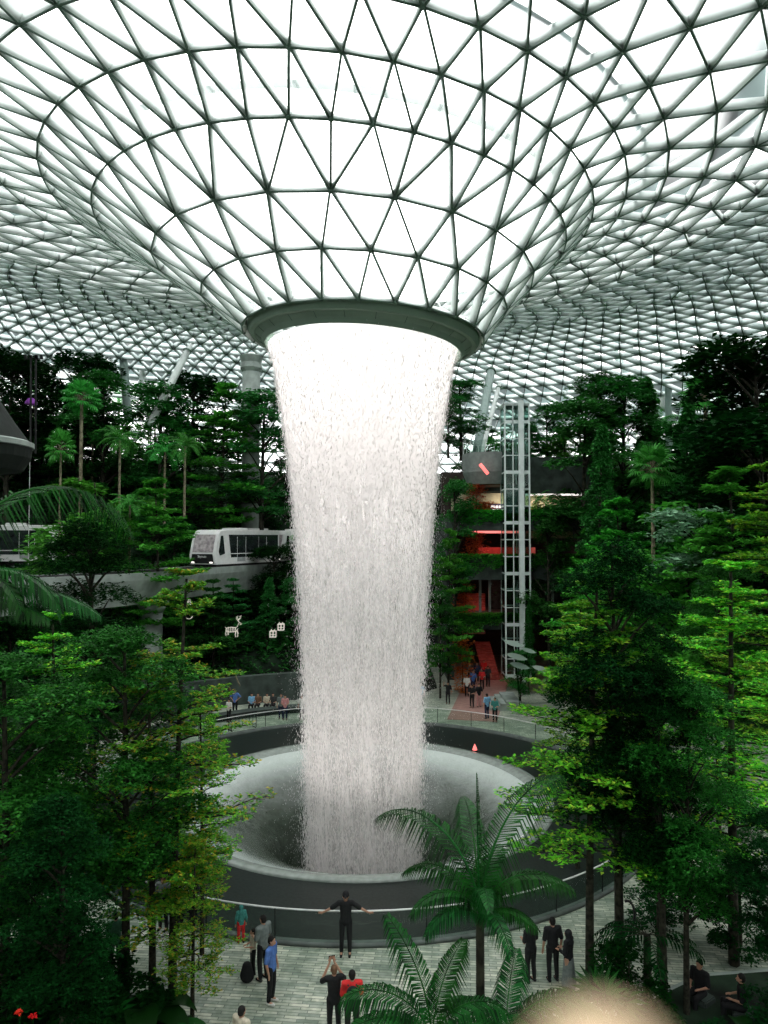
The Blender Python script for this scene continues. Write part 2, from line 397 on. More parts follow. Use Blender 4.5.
# ------------------------------------------------------------------ TREES
def leaf_arrays(P, D, N, L, W, droop=.15):
    P = np.asarray(P, float); D = np.asarray(D, float); N = np.asarray(N, float)
    D /= np.linalg.norm(D, axis=1, keepdims=True)+1e-9
    S = np.cross(D, N); S /= np.linalg.norm(S, axis=1, keepdims=True)+1e-9
    U = np.cross(S, D)
    L = np.asarray(L, float).reshape(-1,1); W = np.asarray(W, float).reshape(-1,1)
    n = len(P); V = np.empty((n,4,3))
    V[:,0] = P; V[:,1] = P+D*L*.55+S*W*.5; V[:,2] = P+D*L-U*L*droop; V[:,3] = P+D*L*.55-S*W*.5
    V[:,1] += U*L*.06; V[:,3] += U*L*.06
    return V.reshape(-1,3), np.arange(n*4).reshape(n,4)
def segs_mesh(name, segs, m, n=5):
    VV = []; FF = []; b = 0; ang = np.arange(n)*2*PI/n
    for p, q, r1, r2 in segs:
        p = np.array(p); q = np.array(q); d = q-p; d = d/(np.linalg.norm(d)+1e-9)
        u = np.cross(d, [0,0,1.] if abs(d[2]) < .9 else [1.,0,0]); u /= np.linalg.norm(u)+1e-9; w = np.cross(d, u)
        c = np.cos(ang)[:,None]*u + np.sin(ang)[:,None]*w
        VV.append(p+c*r1); VV.append(q+c*r2)
        for k in range(n): FF.append((b+k, b+(k+1)%n, b+n+(k+1)%n, b+n+k))
        b += 2*n
    me = mesh_np(name, np.concatenate(VV), FF, [m])
    me.polygons.foreach_set('use_smooth', [True]*len(me.polygons))
    return me
def rv(rng, n, s=1.0): return rng.normal(0, s, (n,3))
def rosettes(Q, k, L, rng, up=.35, spread=1.0):
    Q = np.repeat(np.asarray(Q, float), k, axis=0); n = len(Q)
    a = rng.uniform(0, 2*PI, n); D = np.stack([np.cos(a), np.sin(a), rng.normal(up, .25, n)], 1)
    Nn = np.stack([-np.cos(a)*up, -np.sin(a)*up, np.ones(n)], 1)+rv(rng, n, .25)
    Ls = L*rng.uniform(.65, 1.15, n)
    return Q+rv(rng, n, L*.12*spread), D, Nn, Ls, Ls*.5
def make_tree(kind, seed, h, spread, leaf, foli_mat, bark=M_BARK, dens=1.0, base=.25, tiers=9, trunk_r=.16, name='tree', label='t', cat='tree', lift=.18):
    rng = np.random.default_rng(seed); segs = []; root = thing(name, label, cat)
    Q = []
    bend = rng.normal(0, .03*h, 2); 
    def axis(z): t = z/h; return np.array([bend[0]*t*t, bend[1]*t*t, z])
    nz = 10
    for i in range(nz):
        z0, z1 = h*.97*i/nz, h*.97*(i+1)/nz
        segs.append((axis(z0), axis(z1), trunk_r*(1-.8*i/nz)+.01, trunk_r*(1-.8*(i+1)/nz)+.01))
    if kind == 'tiered':
        for t in range(tiers):
            u = t/(tiers-1); z = h*(base+(1-base)*u*.97)+rng.normal(0,.016*h)
            Rr = spread*(1-u**1.7*.82)*rng.uniform(.8,1.08)*(1 if u > .12 else .75)
            nb = rng.integers(4,7); a0 = rng.uniform(0,2*PI)
            for b in range(nb):
                a = a0+2*PI*b/nb+rng.normal(0,.2); Rb = Rr*rng.uniform(.7,1.1)
                d = np.array([math.cos(a), math.sin(a), 0]); s = np.array([-math.sin(a), math.cos(a), 0])
                lf = lift*rng.uniform(-.2,2.4)
                p0 = axis(min(h*.98, z+rng.normal(0,.02*h))); prev = p0; K = 7
                for k in range(1, K+1):
                    q = p0 + d*Rb*k/K + s*math.sin(k*1.3)*.05*Rb + np.array([0,0,lf*Rb*(k/K)**.8])
                    segs.append((prev, q, .028*(Rb/2.5)*(1-.8*(k-1)/K)+.006, .028*(Rb/2.5)*(1-.8*k/K)+.006))
                    if k >= 2:
                        for sg in (-1,1):
                            Ls = Rb*.48*(1-.55*abs(k/K-.45))*rng.uniform(.6,1.1)*(1.05-.6*k/K)
                            dd = d*.72+s*sg*.8; dd /= np.linalg.norm(dd)
                            e = q+dd*Ls+np.array([0,0,.10*Ls]); segs.append((q, e, .010, .005))
                            m = max(2, int(Ls/ (leaf*1.15)*dens))
                            for j in range(m):
                                Q.append(q+(e-q)*(j+1)/m + np.array([0,0,.04])+rng.normal(0,leaf*.35,3)*np.array([1,1,.45]))
                    Q.append(q+np.array([0,0,.04])); prev = q
        P = rosettes(Q, 6, leaf, rng)
    elif kind in ('bushy', 'round'):
        K = int(26*dens) if kind == 'bushy' else int(20*dens)
        cs = []
        for k in range(K):
            u = rng.uniform(0,1); z = h*(base+(1-base)*u)
            prof = math.sin(PI*min(1,max(.06,(u*.86+.12))))**.6
            a = rng.uniform(0,2*PI); rr = spread*prof*rng.uniform(.35,.95)
            c = axis(z)+np.array([math.cos(a)*rr, math.sin(a)*rr, 0]); c[2] = min(c[2], h*.96); cr = spread*rng.uniform(.26,.45)
            cs.append((c, cr)); st = axis(max(h*base*.8, z-rr*.9))
            mid = (st+c)/2+np.array([0,0,.1]); segs.append((st, mid, trunk_r*.35, trunk_r*.22)); segs.append((mid, c, trunk_r*.22, .01))
        for c, cr in cs:
            n = int(95*dens*(cr/(leaf*4.5))**1.6/2)+14
            v = rv(rng, n); v /= np.linalg.norm(v, axis=1, keepdims=True)
            v[:,2] = np.abs(v[:,2])*1.0-.35
            Q.append(c+v*cr*rng.uniform(.55,1.08,(n,1))*np.array([1.15,1.15,.72]))
        Q = np.concatenate(Q); P = rosettes(Q, 6, leaf, rng, up=.15, spread=2.2)
    elif kind == 'cone':
        n = int(900*dens); u = rng.uniform(0,1,n)**.8; z = h*(base+(1-base)*u)
        a = rng.uniform(0,2*PI,n); tier = .78+.22*np.sin(z*7/ h*PI*2)
        rr = spread*(1-u)**.75*tier*rng.uniform(.55,1,n)+.05
        Q = np.stack([np.cos(a)*rr+bend[0]*(z/h)**2, np.sin(a)*rr+bend[1]*(z/h)**2, z-rr*.15], 1)
        P = rosettes(Q, 6, leaf, rng, up=-.05, spread=1.8)
        for k in range(26):
            zz = h*(base+(1-base)*k/26); a = k*2.4; r2 = spread*(1-k/26)**.75*.8
            segs.append((axis(zz), axis(zz)+np.array([math.cos(a)*r2, math.sin(a)*r2, -.1*r2]), .03, .008))
    obj('trunk', segs_mesh('trunk', segs, bark, 6), None, root)
    V, Fq = leaf_arrays(*P); me = mesh_np('foliage', V, Fq, [foli_mat]); obj('foliage', me, None, root)
    root['h'] = h
    return root
def frond_geo(rng, L, elev, az, arch, npair, ll, lw, p0, hang=.5, twist=0):
    """returns rachis segs and leaflet V,F"""
    K = 14; pts = [np.array(p0, float)]; el = elev
    h = np.array([math.cos(az), math.sin(az), 0]); s = np.array([-math.sin(az), math.cos(az), 0])
    for k in range(K):
        d = h*math.cos(el)+np.array([0,0,math.sin(el)]); pts.append(pts[-1]+d*L/K); el -= arch/K
    segs = [(pts[i], pts[i+1], .022*L/3*(1-.85*i/K)+.003, .022*L/3*(1-.85*(i+1)/K)+.003) for i in range(K)]
    VV = []; FF = []; b = 0
    for i in range(npair):
        t = .12+.88*i/npair; f = t*K; k = min(K-1, int(f)); p = pts[k]+(pts[k+1]-pts[k])*(f-k)
        d = pts[k+1]-pts[k]; d /= np.linalg.norm(d); up = np.cross(s, d); up = up if up[2] > 0 else -up
        le = ll*(math.sin(PI*min(.97,.18+t*.82))**.6)*rng.uniform(.9,1.08)+.03
        for sg in (-1,1):
            o = s*sg*.80+d*.55+up*.12+rng.normal(0,.04,3); o /= np.linalg.norm(o)
            m = p+o*le*.5+np.array([0,0,-hang*.10*le]); e = p+o*le*.86+np.array([0,0,-hang*.75*le]) 
            w = d*lw*.5
            VV += [p-w*.4, p+w*.4, m+w, m-w, e]; FF += [(b,b+1,b+2,b+3), (b+3,b+2,b+4,b+4)]; b += 5
    return segs, VV, FF
def mesh_mixed(name, V, Fs, mats):
    me = bpy.data.meshes.new(name); me.from_pydata([tuple(v) for v in V], [], [f[:3] if f[2] == f[3] else f for f in Fs])
    for m in mats: me.materials.append(m)
    return me
def make_palm(seed, h, nf, L, foli_mat, bark, name='palm_tree', trunk_r=.12, npair=26, ll=.6, lw=.05, elevs=(1.3,-.1), arch=1.7, fronds=None, hang=.5, perfrond=False):
    rng = np.random.default_rng(seed); root = thing(name, 'p', 'palm'); segs = []
    for i in range(8): segs.append(((0,0,h*i/8), (0,0,h*(i+1)/8), trunk_r*(1.15-.3*i/8), trunk_r*(1.15-.3*(i+1)/8)))
    obj('trunk', segs_mesh('trunk', segs, bark, 8), None, root)
    fr = fronds or [(elevs[0]+(elevs[1]-elevs[0])*i/(nf-1), i*2.4+rng.normal(0,.15), L*rng.uniform(.85,1.1), arch*rng.uniform(.8,1.15)) for i in range(nf)]
    AV = []; AF = []; AS = []; b = 0
    for (el, az, l_, ar) in fr:
        sg, V, Fs = frond_geo(rng, l_, el, az, ar, npair, ll*l_/L, lw, (0,0,h), hang)
        if perfrond:
            o = obj('frond', mesh_mixed('frond', V, Fs, [foli_mat]), None, root)
            obj('midrib', segs_mesh('midrib', sg, M_BARK if False else foli_mat, 5), None, o)
        else:
            AV += V; AF += [tuple(i+b for i in f) for f in Fs]; b += len(V); AS += sg
    if not perfrond:
        obj('fronds', mesh_mixed('fronds', AV, AF, [foli_mat]), None, root); obj('midribs', segs_mesh('midribs', AS, foli_mat, 4), None, root)
    root['h'] = h
    return root
def make_fanpalm(seed, h, nf, R0, foli_mat, bark, name='fan_palm', tr=.1):
    rng = np.random.default_rng(seed); root = thing(name, 'p', 'palm')
    segs = [((0,0,h*i/6), (0,0,h*(i+1)/6), tr*(1.1-.04*i), tr*(1.1-.04*(i+1))) for i in range(6)]
    P = []; D = []; N = []; L = []; W = []
    for i in range(nf):
        el = 1.35-1.9*i/(nf-1); az = i*2.4; d = np.array([math.cos(az)*math.cos(el), math.sin(az)*math.cos(el), math.sin(el)])
        c = np.array([0,0,h])+d*R0*.55; segs.append(((0,0,h), tuple(c), .018, .012))
        s = np.array([-math.sin(az), math.cos(az), 0]); 
        for j in range(15):
            t = -1.9+3.8*j/14; P.append(c); D.append(d*math.cos(t)+s*math.sin(t)-np.array([0,0,.22])); N.append(np.cross(d, s)); L.append(R0*.52*(1-.12*abs(t))); W.append(R0*.085)
    V, Fq = leaf_arrays(P, D, N, L, W, .2)
    obj('trunk', segs_mesh('trunk', segs, bark, 6), None, root); obj('fan_leaves', mesh_np('fan_leaves', V, Fq, [foli_mat]), None, root)
    root['h'] = h+R0*.5
    return root
def make_bigleaf(seed, n, Ls, foli_mat, name='broad_leaf_plant'):
    rng = np.random.default_rng(seed); root = thing(name, 'p', 'plant'); VV = []; FF = []; b = 0; segs = []
    for i in range(n):
        az = i*2.4; el = rng.uniform(.5,1.2); l_ = Ls*rng.uniform(.7,1.1); h = np.array([math.cos(az), math.sin(az), 0]); s = np.array([-math.sin(az), math.cos(az), 0])
        st = h*l_*.35*math.cos(el)+np.array([0,0,l_*.75*math.sin(el)]); segs.append(((0,0,0), tuple(st), .02, .012))
        rows = []
        e2 = el*.5; p = st.copy()
        for k in range(7):
            t = k/6; w = l_*.26*math.sin(PI*min(1,(.06+t*.92)))**.7; d = h*math.cos(e2)+np.array([0,0,math.sin(e2)])
            rows.append((p-s*w+np.array([0,0,w*.3]), p.copy(), p+s*w+np.array([0,0,w*.3]))); p = p+d*l_/6; e2 -= .28
        for k, r in enumerate(rows): VV += list(r)
        for k in range(6):
            for j in (0,1): FF.append((b+k*3+j, b+k*3+j+1, b+k*3+j+4, b+k*3+j+3))
        b += 21
    obj('leaves', mesh_np('leaves', VV, FF, [foli_mat]), None, root); obj('stems', segs_mesh('stems', segs, foli_mat, 5), None, root)
    root['h'] = Ls*1.1
    return root
def place(proto_, loc, rz, s, label, cat=None, group=None):
    if 'placed' not in proto_:
        r = proto_; r['placed'] = 1; r.location = loc; r.rotation_euler = (0,0,rz); r.scale = (s,s,s) if not isinstance(s, tuple) else s
        r['label'] = label
        if cat: r['category'] = cat
        if group: r['group'] = group
        return r
    r = dup(proto_, loc, rz, s, label, cat, group)
    if not group and 'group' in r: del r['group']
    return r

# terrain -------------------------------------------------------
def sstep(a, b, x): t = min(1, max(0, (x-a)/(b-a))); return t*t*(3-2*t)
TX = -4.0
def ground(x, y):
    r = math.hypot(x-AX, y-AY)
    side = sstep(52, 34, y)                       # nearer the camera the slope starts farther out
    r0 = 22.5 + 8*side
    h = 3*sstep(r0, r0+3, r) + 5*sstep(r0+5, r0+15, r) + 8.5*sstep(r0+17, r0+24, r) + 3.5*sstep(r0+24, r0+31, r)
    # flat foot for the terrace building and the walkway into it
    b = sstep(1.5, 4.5, x)*sstep(21, 17, x)*sstep(44, 48, y)*(1-sstep(78, 82, y))
    h *= (1-b)
    return h
GN = 110
tv = []; tf = []
for j in range(GN+1):
    for i in range(GN+1):
        x = -60+120*i/GN; y = -24+118*j/GN; g = ground(x, y)
        r = math.hypot(x-AX, y-AY)
        tv.append((x, y, g + (R.uniform(-.25,.25) if g > .4 else -.04)))
for j in range(GN):
    for i in range(GN): a = j*(GN+1)+i; tf.append((a, a+1, a+GN+2, a+GN+1))
tf = [f for f in tf if max(tv[k][2] for k in f) > .0 and math.hypot(sum(tv[k][0] for k in f)/4+1, sum(tv[k][1] for k in f)/4-35) < 60]
struct(obj('floor', mesh_np('floor', tv, tf, [M_SOIL]), None)); bpy.data.objects['floor'].name = 'trim_1'

# ------------------------------------------------------------------ FLOOR
def paver_mat():
    m = bpy.data.materials.new('stone_pavers'); m.use_nodes = True; nt = m.node_tree; b = nt.nodes['Principled BSDF']; N = nt.nodes.new; Lk = nt.links.new
    tc = N('ShaderNodeTexCoord'); mp = N('ShaderNodeMapping'); mp.inputs['Rotation'].default_value = (0,0,.10)
    br = N('ShaderNodeTexBrick'); br.inputs['Scale'].default_value = 1.0; br.inputs['Brick Width'].default_value = .55; br.inputs['Row Height'].default_value = .12
    br.inputs['Color1'].default_value = (.22,.28,.24,1); br.inputs['Color2'].default_value = (.62,.62,.54,1); br.inputs['Mortar'].default_value = (.16,.19,.17,1)
    br.inputs['Mortar Size'].default_value = .012; br.inputs['Bias'].default_value = .1; br.offset = .37
    nz = N('ShaderNodeTexNoise'); nz.inputs['Scale'].default_value = .7; nz.inputs['Detail'].default_value = 5
    n2 = N('ShaderNodeTexNoise'); n2.inputs['Scale'].default_value = 5; n2.inputs['Detail'].default_value = 5
    mx = N('ShaderNodeMix'); mx.data_type = 'RGBA'; mx.blend_type = 'MULTIPLY'; mx.inputs[0].default_value = 1
    cr = N('ShaderNodeValToRGB'); cr.color_ramp.elements[0].position = .35; cr.color_ramp.elements[0].color = (.55,.62,.56,1); cr.color_ramp.elements[1].position = .65; cr.color_ramp.elements[1].color = (1.1,1.1,1.05,1)
    c2 = N('ShaderNodeValToRGB'); c2.color_ramp.elements[0].position = .4; c2.color_ramp.elements[0].color = (.7,.75,.7,1); c2.color_ramp.elements[1].position = .6; c2.color_ramp.elements[1].color = (1,1,1,1)
    m2 = N('ShaderNodeMix'); m2.data_type = 'RGBA'; m2.blend_type = 'MULTIPLY'; m2.inputs[0].default_value = 1
    Lk(tc.outputs['Object'], mp.inputs[0]); Lk(mp.outputs[0], br.inputs[0]); Lk(tc.outputs['Object'], nz.inputs[0]); Lk(mp.outputs[0], n2.inputs[0])
    Lk(nz.outputs[0], cr.inputs[0]); Lk(n2.outputs[0], c2.inputs[0]); Lk(br.outputs[0], mx.inputs[6]); Lk(cr.outputs[0], mx.inputs[7]); Lk(mx.outputs[2], m2.inputs[6]); Lk(c2.outputs[0], m2.inputs[7])
    Lk(m2.outputs[2], b.inputs['Base Color']); b.inputs['Roughness'].default_value = .42
    return m
M_PAVE = paver_mat()
bm = bmesh.new(); n = 96
ri = [bm.verts.new((AX+RP*math.cos(2*PI*k/n), AY+RP*math.sin(2*PI*k/n), 0)) for k in range(n)]
ro = [bm.verts.new((AX+60*math.cos(2*PI*k/n), AY+60*math.sin(2*PI*k/n), 0)) for k in range(n)]
for k in range(n): bm.faces.new((ri[k], ro[k], ro[(k+1)%n], ri[(k+1)%n]))
struct(obj('floor', fixn(bm), M_PAVE))
# pink stone path into the building
bm = bmesh.new(); P0 = [at(447,716,48.6), at(497,720,48.0), at(512,680,66), at(470,680,66)]
vs = [bm.verts.new((p.x, p.y, .012)) for p in P0]; vt = [bm.verts.new((p.x, p.y, .03)) for p in P0]
bm.faces.new(vt); 
for k in range(4): bm.faces.new((vs[k], vs[(k+1)%4], vt[(k+1)%4], vt[k]))
struct(obj('trim_2', fixn(bm), M_PINK))
# camera-side terrace the photograph is taken from
bm = bmesh.new(); bx(bm, 0, -9.2, 5.2, 46, 18, 10.6)
struct(obj('trim_3', bm, M_CONCD))

# ------------------------------------------------------------------ POOL AND WATERFALL
pool = thing('fountain_pool', 'round dark stone pool with a funnel shaped basin under the waterfall', 'fountain', (0,0,0))
c = (AX, AY)
obj('kerb', lathe([(RP+.02,-.3),(RP+.02,.0),(RP+.10,.0),(RP+.10,.10),(RP-.12,.13),(RP-.16,-.06),(RP-.16,-.3)], 128, c), mat('kerb_stone', (.10,.12,.11), .5), pool, True)
obj('apron', lathe([(RP-.16,-.05),(RB+.5,-.12),(RB+.05,-.10)], 128, c), M_GRAN, pool, True)
m = mat('lip_stone', (.24,.28,.25), .25, .1, 4, spec=.5)
obj('basin_rim', lathe([(RB+.06,-.30),(RB+.06,-.05),(RB,.0),(RB-.25,.01),(RB-.5,-.06),(RB-.7,-.2)], 128, c), m, pool, True)
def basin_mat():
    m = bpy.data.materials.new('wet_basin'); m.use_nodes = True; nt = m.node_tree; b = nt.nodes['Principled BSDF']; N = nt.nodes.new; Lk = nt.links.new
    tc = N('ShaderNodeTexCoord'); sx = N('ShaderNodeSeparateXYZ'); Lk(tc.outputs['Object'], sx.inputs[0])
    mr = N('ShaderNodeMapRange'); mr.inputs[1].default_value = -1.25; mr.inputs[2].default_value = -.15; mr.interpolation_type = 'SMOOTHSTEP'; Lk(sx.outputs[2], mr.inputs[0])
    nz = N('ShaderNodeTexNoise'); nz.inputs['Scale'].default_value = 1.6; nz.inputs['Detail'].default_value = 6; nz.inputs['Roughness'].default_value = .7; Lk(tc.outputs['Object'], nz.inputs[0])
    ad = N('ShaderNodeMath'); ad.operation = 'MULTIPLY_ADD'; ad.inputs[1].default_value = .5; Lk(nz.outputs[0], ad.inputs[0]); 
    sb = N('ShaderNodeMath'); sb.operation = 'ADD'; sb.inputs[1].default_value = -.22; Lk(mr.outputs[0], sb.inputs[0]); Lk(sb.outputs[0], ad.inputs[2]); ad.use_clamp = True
    cr = N('ShaderNodeMix'); cr.data_type = 'RGBA'; cr.inputs[6].default_value = (.045,.062,.045,1); cr.inputs[7].default_value = (.50,.57,.53,1); Lk(ad.outputs[0], cr.inputs[0])  # pale upper band paints the sky's reflection into the basin colour
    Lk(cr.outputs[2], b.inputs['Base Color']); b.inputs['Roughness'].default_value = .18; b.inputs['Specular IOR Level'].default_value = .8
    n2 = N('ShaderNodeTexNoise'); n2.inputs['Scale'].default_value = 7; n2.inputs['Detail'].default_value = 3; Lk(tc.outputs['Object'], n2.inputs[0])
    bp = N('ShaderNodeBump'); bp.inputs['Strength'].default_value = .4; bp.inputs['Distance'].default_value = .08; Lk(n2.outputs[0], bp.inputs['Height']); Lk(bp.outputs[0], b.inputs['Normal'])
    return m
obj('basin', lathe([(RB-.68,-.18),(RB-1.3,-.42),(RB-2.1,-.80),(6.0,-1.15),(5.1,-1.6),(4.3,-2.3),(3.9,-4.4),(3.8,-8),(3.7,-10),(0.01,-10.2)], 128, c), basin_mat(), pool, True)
# rail round the pool
rail = thing('pool_railing', 'low circular railing with a pale handrail round the pool', 'railing', (0,0,0))
RR = RP+.02
obj('handrail', lathe([(RR-.018,1.03),(RR+.018,1.03),(RR+.026,1.05),(RR+.018,1.07),(RR-.018,1.07),(RR-.026,1.05),(RR-.018,1.03)], 128, c), M_RAIL, rail, True)
def glassmat(name, alpha, col=(.7,.85,.8), rough=.05):
    m = bpy.data.materials.new(name); m.use_nodes = True; nt = m.node_tree; nt.nodes.clear(); N = nt.nodes.new; Lk = nt.links.new
    o = N('ShaderNodeOutputMaterial'); t = N('ShaderNodeBsdfTransparent'); t.inputs[0].default_value = (*col,1); g = N('ShaderNodeBsdfGlossy'); g.inputs['Roughness'].default_value = rough; g.inputs[0].default_value = (.6,.65,.62,1)
    mx = N('ShaderNodeMixShader'); mx.inputs[0].default_value = alpha; fr = N('ShaderNodeLayerWeight'); fr.inputs[0].default_value = .25
    mu = N('ShaderNodeMath'); mu.operation = 'MULTIPLY_ADD'; mu.inputs[1].default_value = alpha*2.5; mu.inputs[2].default_value = alpha; mu.use_clamp = True
    Lk(fr.outputs['Fresnel'], mu.inputs[0]); Lk(mu.outputs[0], mx.inputs[0]); Lk(t.outputs[0], mx.inputs[1]); Lk(g.outputs[0], mx.inputs[2]); Lk(mx.outputs[0], o.inputs[0])
    return m
M_GL = glassmat('clear_glass', .04, (.90,.95,.93))
M_GLR = glassmat('rail_glass', .006, (.86,.92,.89))
M_GLL = glassmat('lift_glass', .03, (.62,.74,.70))
obj('glass_panel', lathe([(RR+.005,.12),(RR+.005,1.0),(RR-.005,1.0),(RR-.005,.12)], 128, c), M_GLR, rail, True)
for k in range(36):
    a = 2*PI*k/36; x, y = AX+RR*math.cos(a), AY+RR*math.sin(a)
    bm = bmesh.new(); bx(bm, x, y, .6, .03, .05, .9); obj('post', bm, M_BLACK, rail)

# waterfall ----------------------------------------------------
ZT = 21.42
FZ = [-4.6,-3.7,4.3,9.9,13.4,16.9,20.5,21.5]; FR = [2.48,2.52,2.68,3.02,3.32,3.72,4.33,4.68]
def fall_r(z):   # radius of the falling sheet at height z
    return float(np.interp(z, FZ, FR))
def water_mat(name, dens, seedv, sc):
    m = bpy.data.materials.new(name); m.use_nodes = True; nt = m.node_tree; nt.nodes.clear(); N = nt.nodes.new; Lk = nt.links.new
    o = N('ShaderNodeOutputMaterial'); tc = N('ShaderNodeTexCoord'); mp = N('ShaderNodeMapping'); mp.inputs['Scale'].default_value = (1,1,.16); mp.inputs['Location'].default_value = (seedv,0,seedv)
    Lk(tc.outputs['Object'], mp.inputs[0])
    nz = N('ShaderNodeTexNoise'); nz.inputs['Scale'].default_value = sc; nz.inputs['Detail'].default_value = 5; nz.inputs['Roughness'].default_value = .75; Lk(mp.outputs[0], nz.inputs[0])
    m2 = N('ShaderNodeMapping'); m2.inputs['Scale'].default_value = (1,1,.05); m2.inputs['Location'].default_value = (0,seedv,0); Lk(tc.outputs['Object'], m2.inputs[0])
    n2 = N('ShaderNodeTexNoise'); n2.inputs['Scale'].default_value = 1.5; n2.inputs['Detail'].default_value = 2; Lk(m2.outputs[0], n2.inputs[0])
    sx = N('ShaderNodeSeparateXYZ'); Lk(tc.outputs['Object'], sx.inputs[0])
    hz = N('ShaderNodeMapRange'); hz.inputs[1].default_value = 10; hz.inputs[2].default_value = 20.6; hz.inputs[3].default_value = 0; hz.inputs[4].default_value = .5; hz.interpolation_type = 'SMOOTHSTEP'; Lk(sx.outputs[2], hz.inputs[0])
    a1 = N('ShaderNodeMath'); a1.operation = 'ADD'; Lk(nz.outputs[0], a1.inputs[0]); Lk(hz.outputs[0], a1.inputs[1])
    a2 = N('ShaderNodeMath'); a2.operation = 'MULTIPLY_ADD'; a2.inputs[1].default_value = .45; Lk(n2.outputs[0], a2.inputs[0]); Lk(a1.outputs[0], a2.inputs[2])
    mr = N('ShaderNodeMapRange'); mr.inputs[1].default_value = .72-dens; mr.inputs[2].default_value = .95-dens; mr.inputs[3].default_value = .04; mr.inputs[4].default_value = .96; Lk(a2.outputs[0], mr.inputs[0])
    df = N('ShaderNodeBsdfDiffuse'); df.inputs[0].default_value = (.97,.94,.93,1); tl = N('ShaderNodeBsdfTranslucent'); tl.inputs[0].default_value = (.97,.94,.93,1)
    ms = N('ShaderNodeMixShader'); ms.inputs[0].default_value = .5; Lk(df.outputs[0], ms.inputs[1]); Lk(tl.outputs[0], ms.inputs[2])
    tp = N('ShaderNodeBsdfTransparent'); mx = N('ShaderNodeMixShader'); Lk(mr.outputs[0], mx.inputs[0]); Lk(tp.outputs[0], mx.inputs[1]); Lk(ms.outputs[0], mx.inputs[2]); Lk(mx.outputs[0], o.inputs[0])
    return m
wf = thing('waterfall', 'tall round white waterfall dropping from the roof ring into the pool', 'waterfall', (0,0,0))
for i, (dr, de) in enumerate(((0,.10),(-.35,.06))):
    prof = [(max(.2, fall_r(z)+dr), z) for z in np.linspace(ZT, -4.5, 40)]
    bm = lathe(prof, 96, (0,0)); o = obj('water_curtain', bm, water_mat('water_%d' % i, de, i*7.3, 9-2*i), wf, True); o.location = (AX, AY, 0)
nd = 130000
u = NR.uniform(0,1,nd)**.85; z = ZT-(ZT+3.4)*u; ph_ = NR.uniform(0,2*PI,nd)
rr = np.interp(z, FZ, FR)+NR.normal(0,1,nd)*(.05+.16*u)+.02
sp_ = NR.random(nd) < .22; rr = rr + sp_*NR.exponential(.32,nd)*(.25+u)
P = np.stack([rr*np.cos(ph_), rr*np.sin(ph_), z], 1)
D = np.stack([NR.normal(0,.05,nd), NR.normal(0,.05,nd), -np.ones(nd)], 1); Nn = NR.normal(0,1,(nd,3)); Ls = np.where(sp_, .07, NR.uniform(.08,.26,nd))
V, Fq = leaf_arrays(P, D, Nn, Ls, np.where(sp_, .014, NR.uniform(.02,.04,nd)), 0)
m = bpy.data.materials.new('droplets'); m.use_nodes = True; nt = m.node_tree; nt.nodes.clear()
o_ = nt.nodes.new('ShaderNodeOutputMaterial'); df = nt.nodes.new('ShaderNodeBsdfDiffuse'); tl = nt.nodes.new('ShaderNodeBsdfTranslucent'); ms = nt.nodes.new('ShaderNodeMixShader')
df.inputs[0].default_value = tl.inputs[0].default_value = (.95,.925,.915,1); nt.links.new(df.outputs[0], ms.inputs[1]); nt.links.new(tl.outputs[0], ms.inputs[2]); nt.links.new(ms.outputs[0], o_.inputs[0])
o = obj('droplets', mesh_np('droplets', V, Fq, [m]), None, wf); o.location = (AX, AY, 0); o['kind'] = 'stuff'

for k in range(12):   # added fill lamps inside the ring, whitening the upper fall
    a = 2*PI*(k+.5)/12; ld = bpy.data.lights.new('ring_fill_light', 'AREA'); ld.shape = 'DISK'; ld.size = .5; ld.energy = 140
    lo_ = bpy.data.objects.new('ring_fill_light', ld); C.objects.link(lo_); lo_.location = (AX+3.2*math.cos(a), AY+3.2*math.sin(a), 21.6); lo_.rotation_euler = (0,0,0)
for k in range(8):    # added spots on the basin slope, brightening the lower fall
    a = 2*PI*(k+.5)/8; ld = bpy.data.lights.new('fall_fill_spot', 'SPOT'); ld.energy = 420; ld.spot_size = 1.1; ld.spot_blend = .8; ld.shadow_soft_size = .15; ld.color = (1,.95,.92)
    p_ = Vector((AX+7.7*math.cos(a), AY+7.7*math.sin(a), -.15)); lo_ = bpy.data.objects.new('fall_fill_spot', ld); C.objects.link(lo_); lo_.location = p_
    lo_.rotation_euler = (Vector((AX, AY, 4.5))-p_).to_track_quat('-Z', 'Y').to_euler()
# ------------------------------------------------------------------ ROOF
SC = AY/36.0
PROF = [(5.75,10.3),(7.3,11.85),(9.1,13.35),(11.15,14.95),(12.95,16.3),(15.1,17.0),(17.4,17.4),(19.8,17.8),(22.2,18.3),(24.6,18.8),(27,19.3),(29.4,19.7),(31.8,20.1)]
OUT = [(31.8,20.1),(34.6,20.4),(37.2,20.4),(39.8,20.1),(42.4,19.4),(45,18.6),(47.6,17.4),(50,15.8),(52.4,13.8),(54.6,11.3),(56.6,8.4),(58.3,5.2),(59.7,1.8),(60.7,-1.8),(61.3,-5.5),(61.6,-9),(61.7,-12.4)]
oz = np.array(OUT); seg = np.r_[0, np.cumsum(np.hypot(*np.diff(oz, axis=0).T))]
nO = int(seg[-1]/1.6); tt = np.linspace(0, seg[-1], nO+1)[1:]
PROF += list(zip(np.interp(tt, seg, oz[:,0]), np.interp(tt, seg, oz[:,1])))
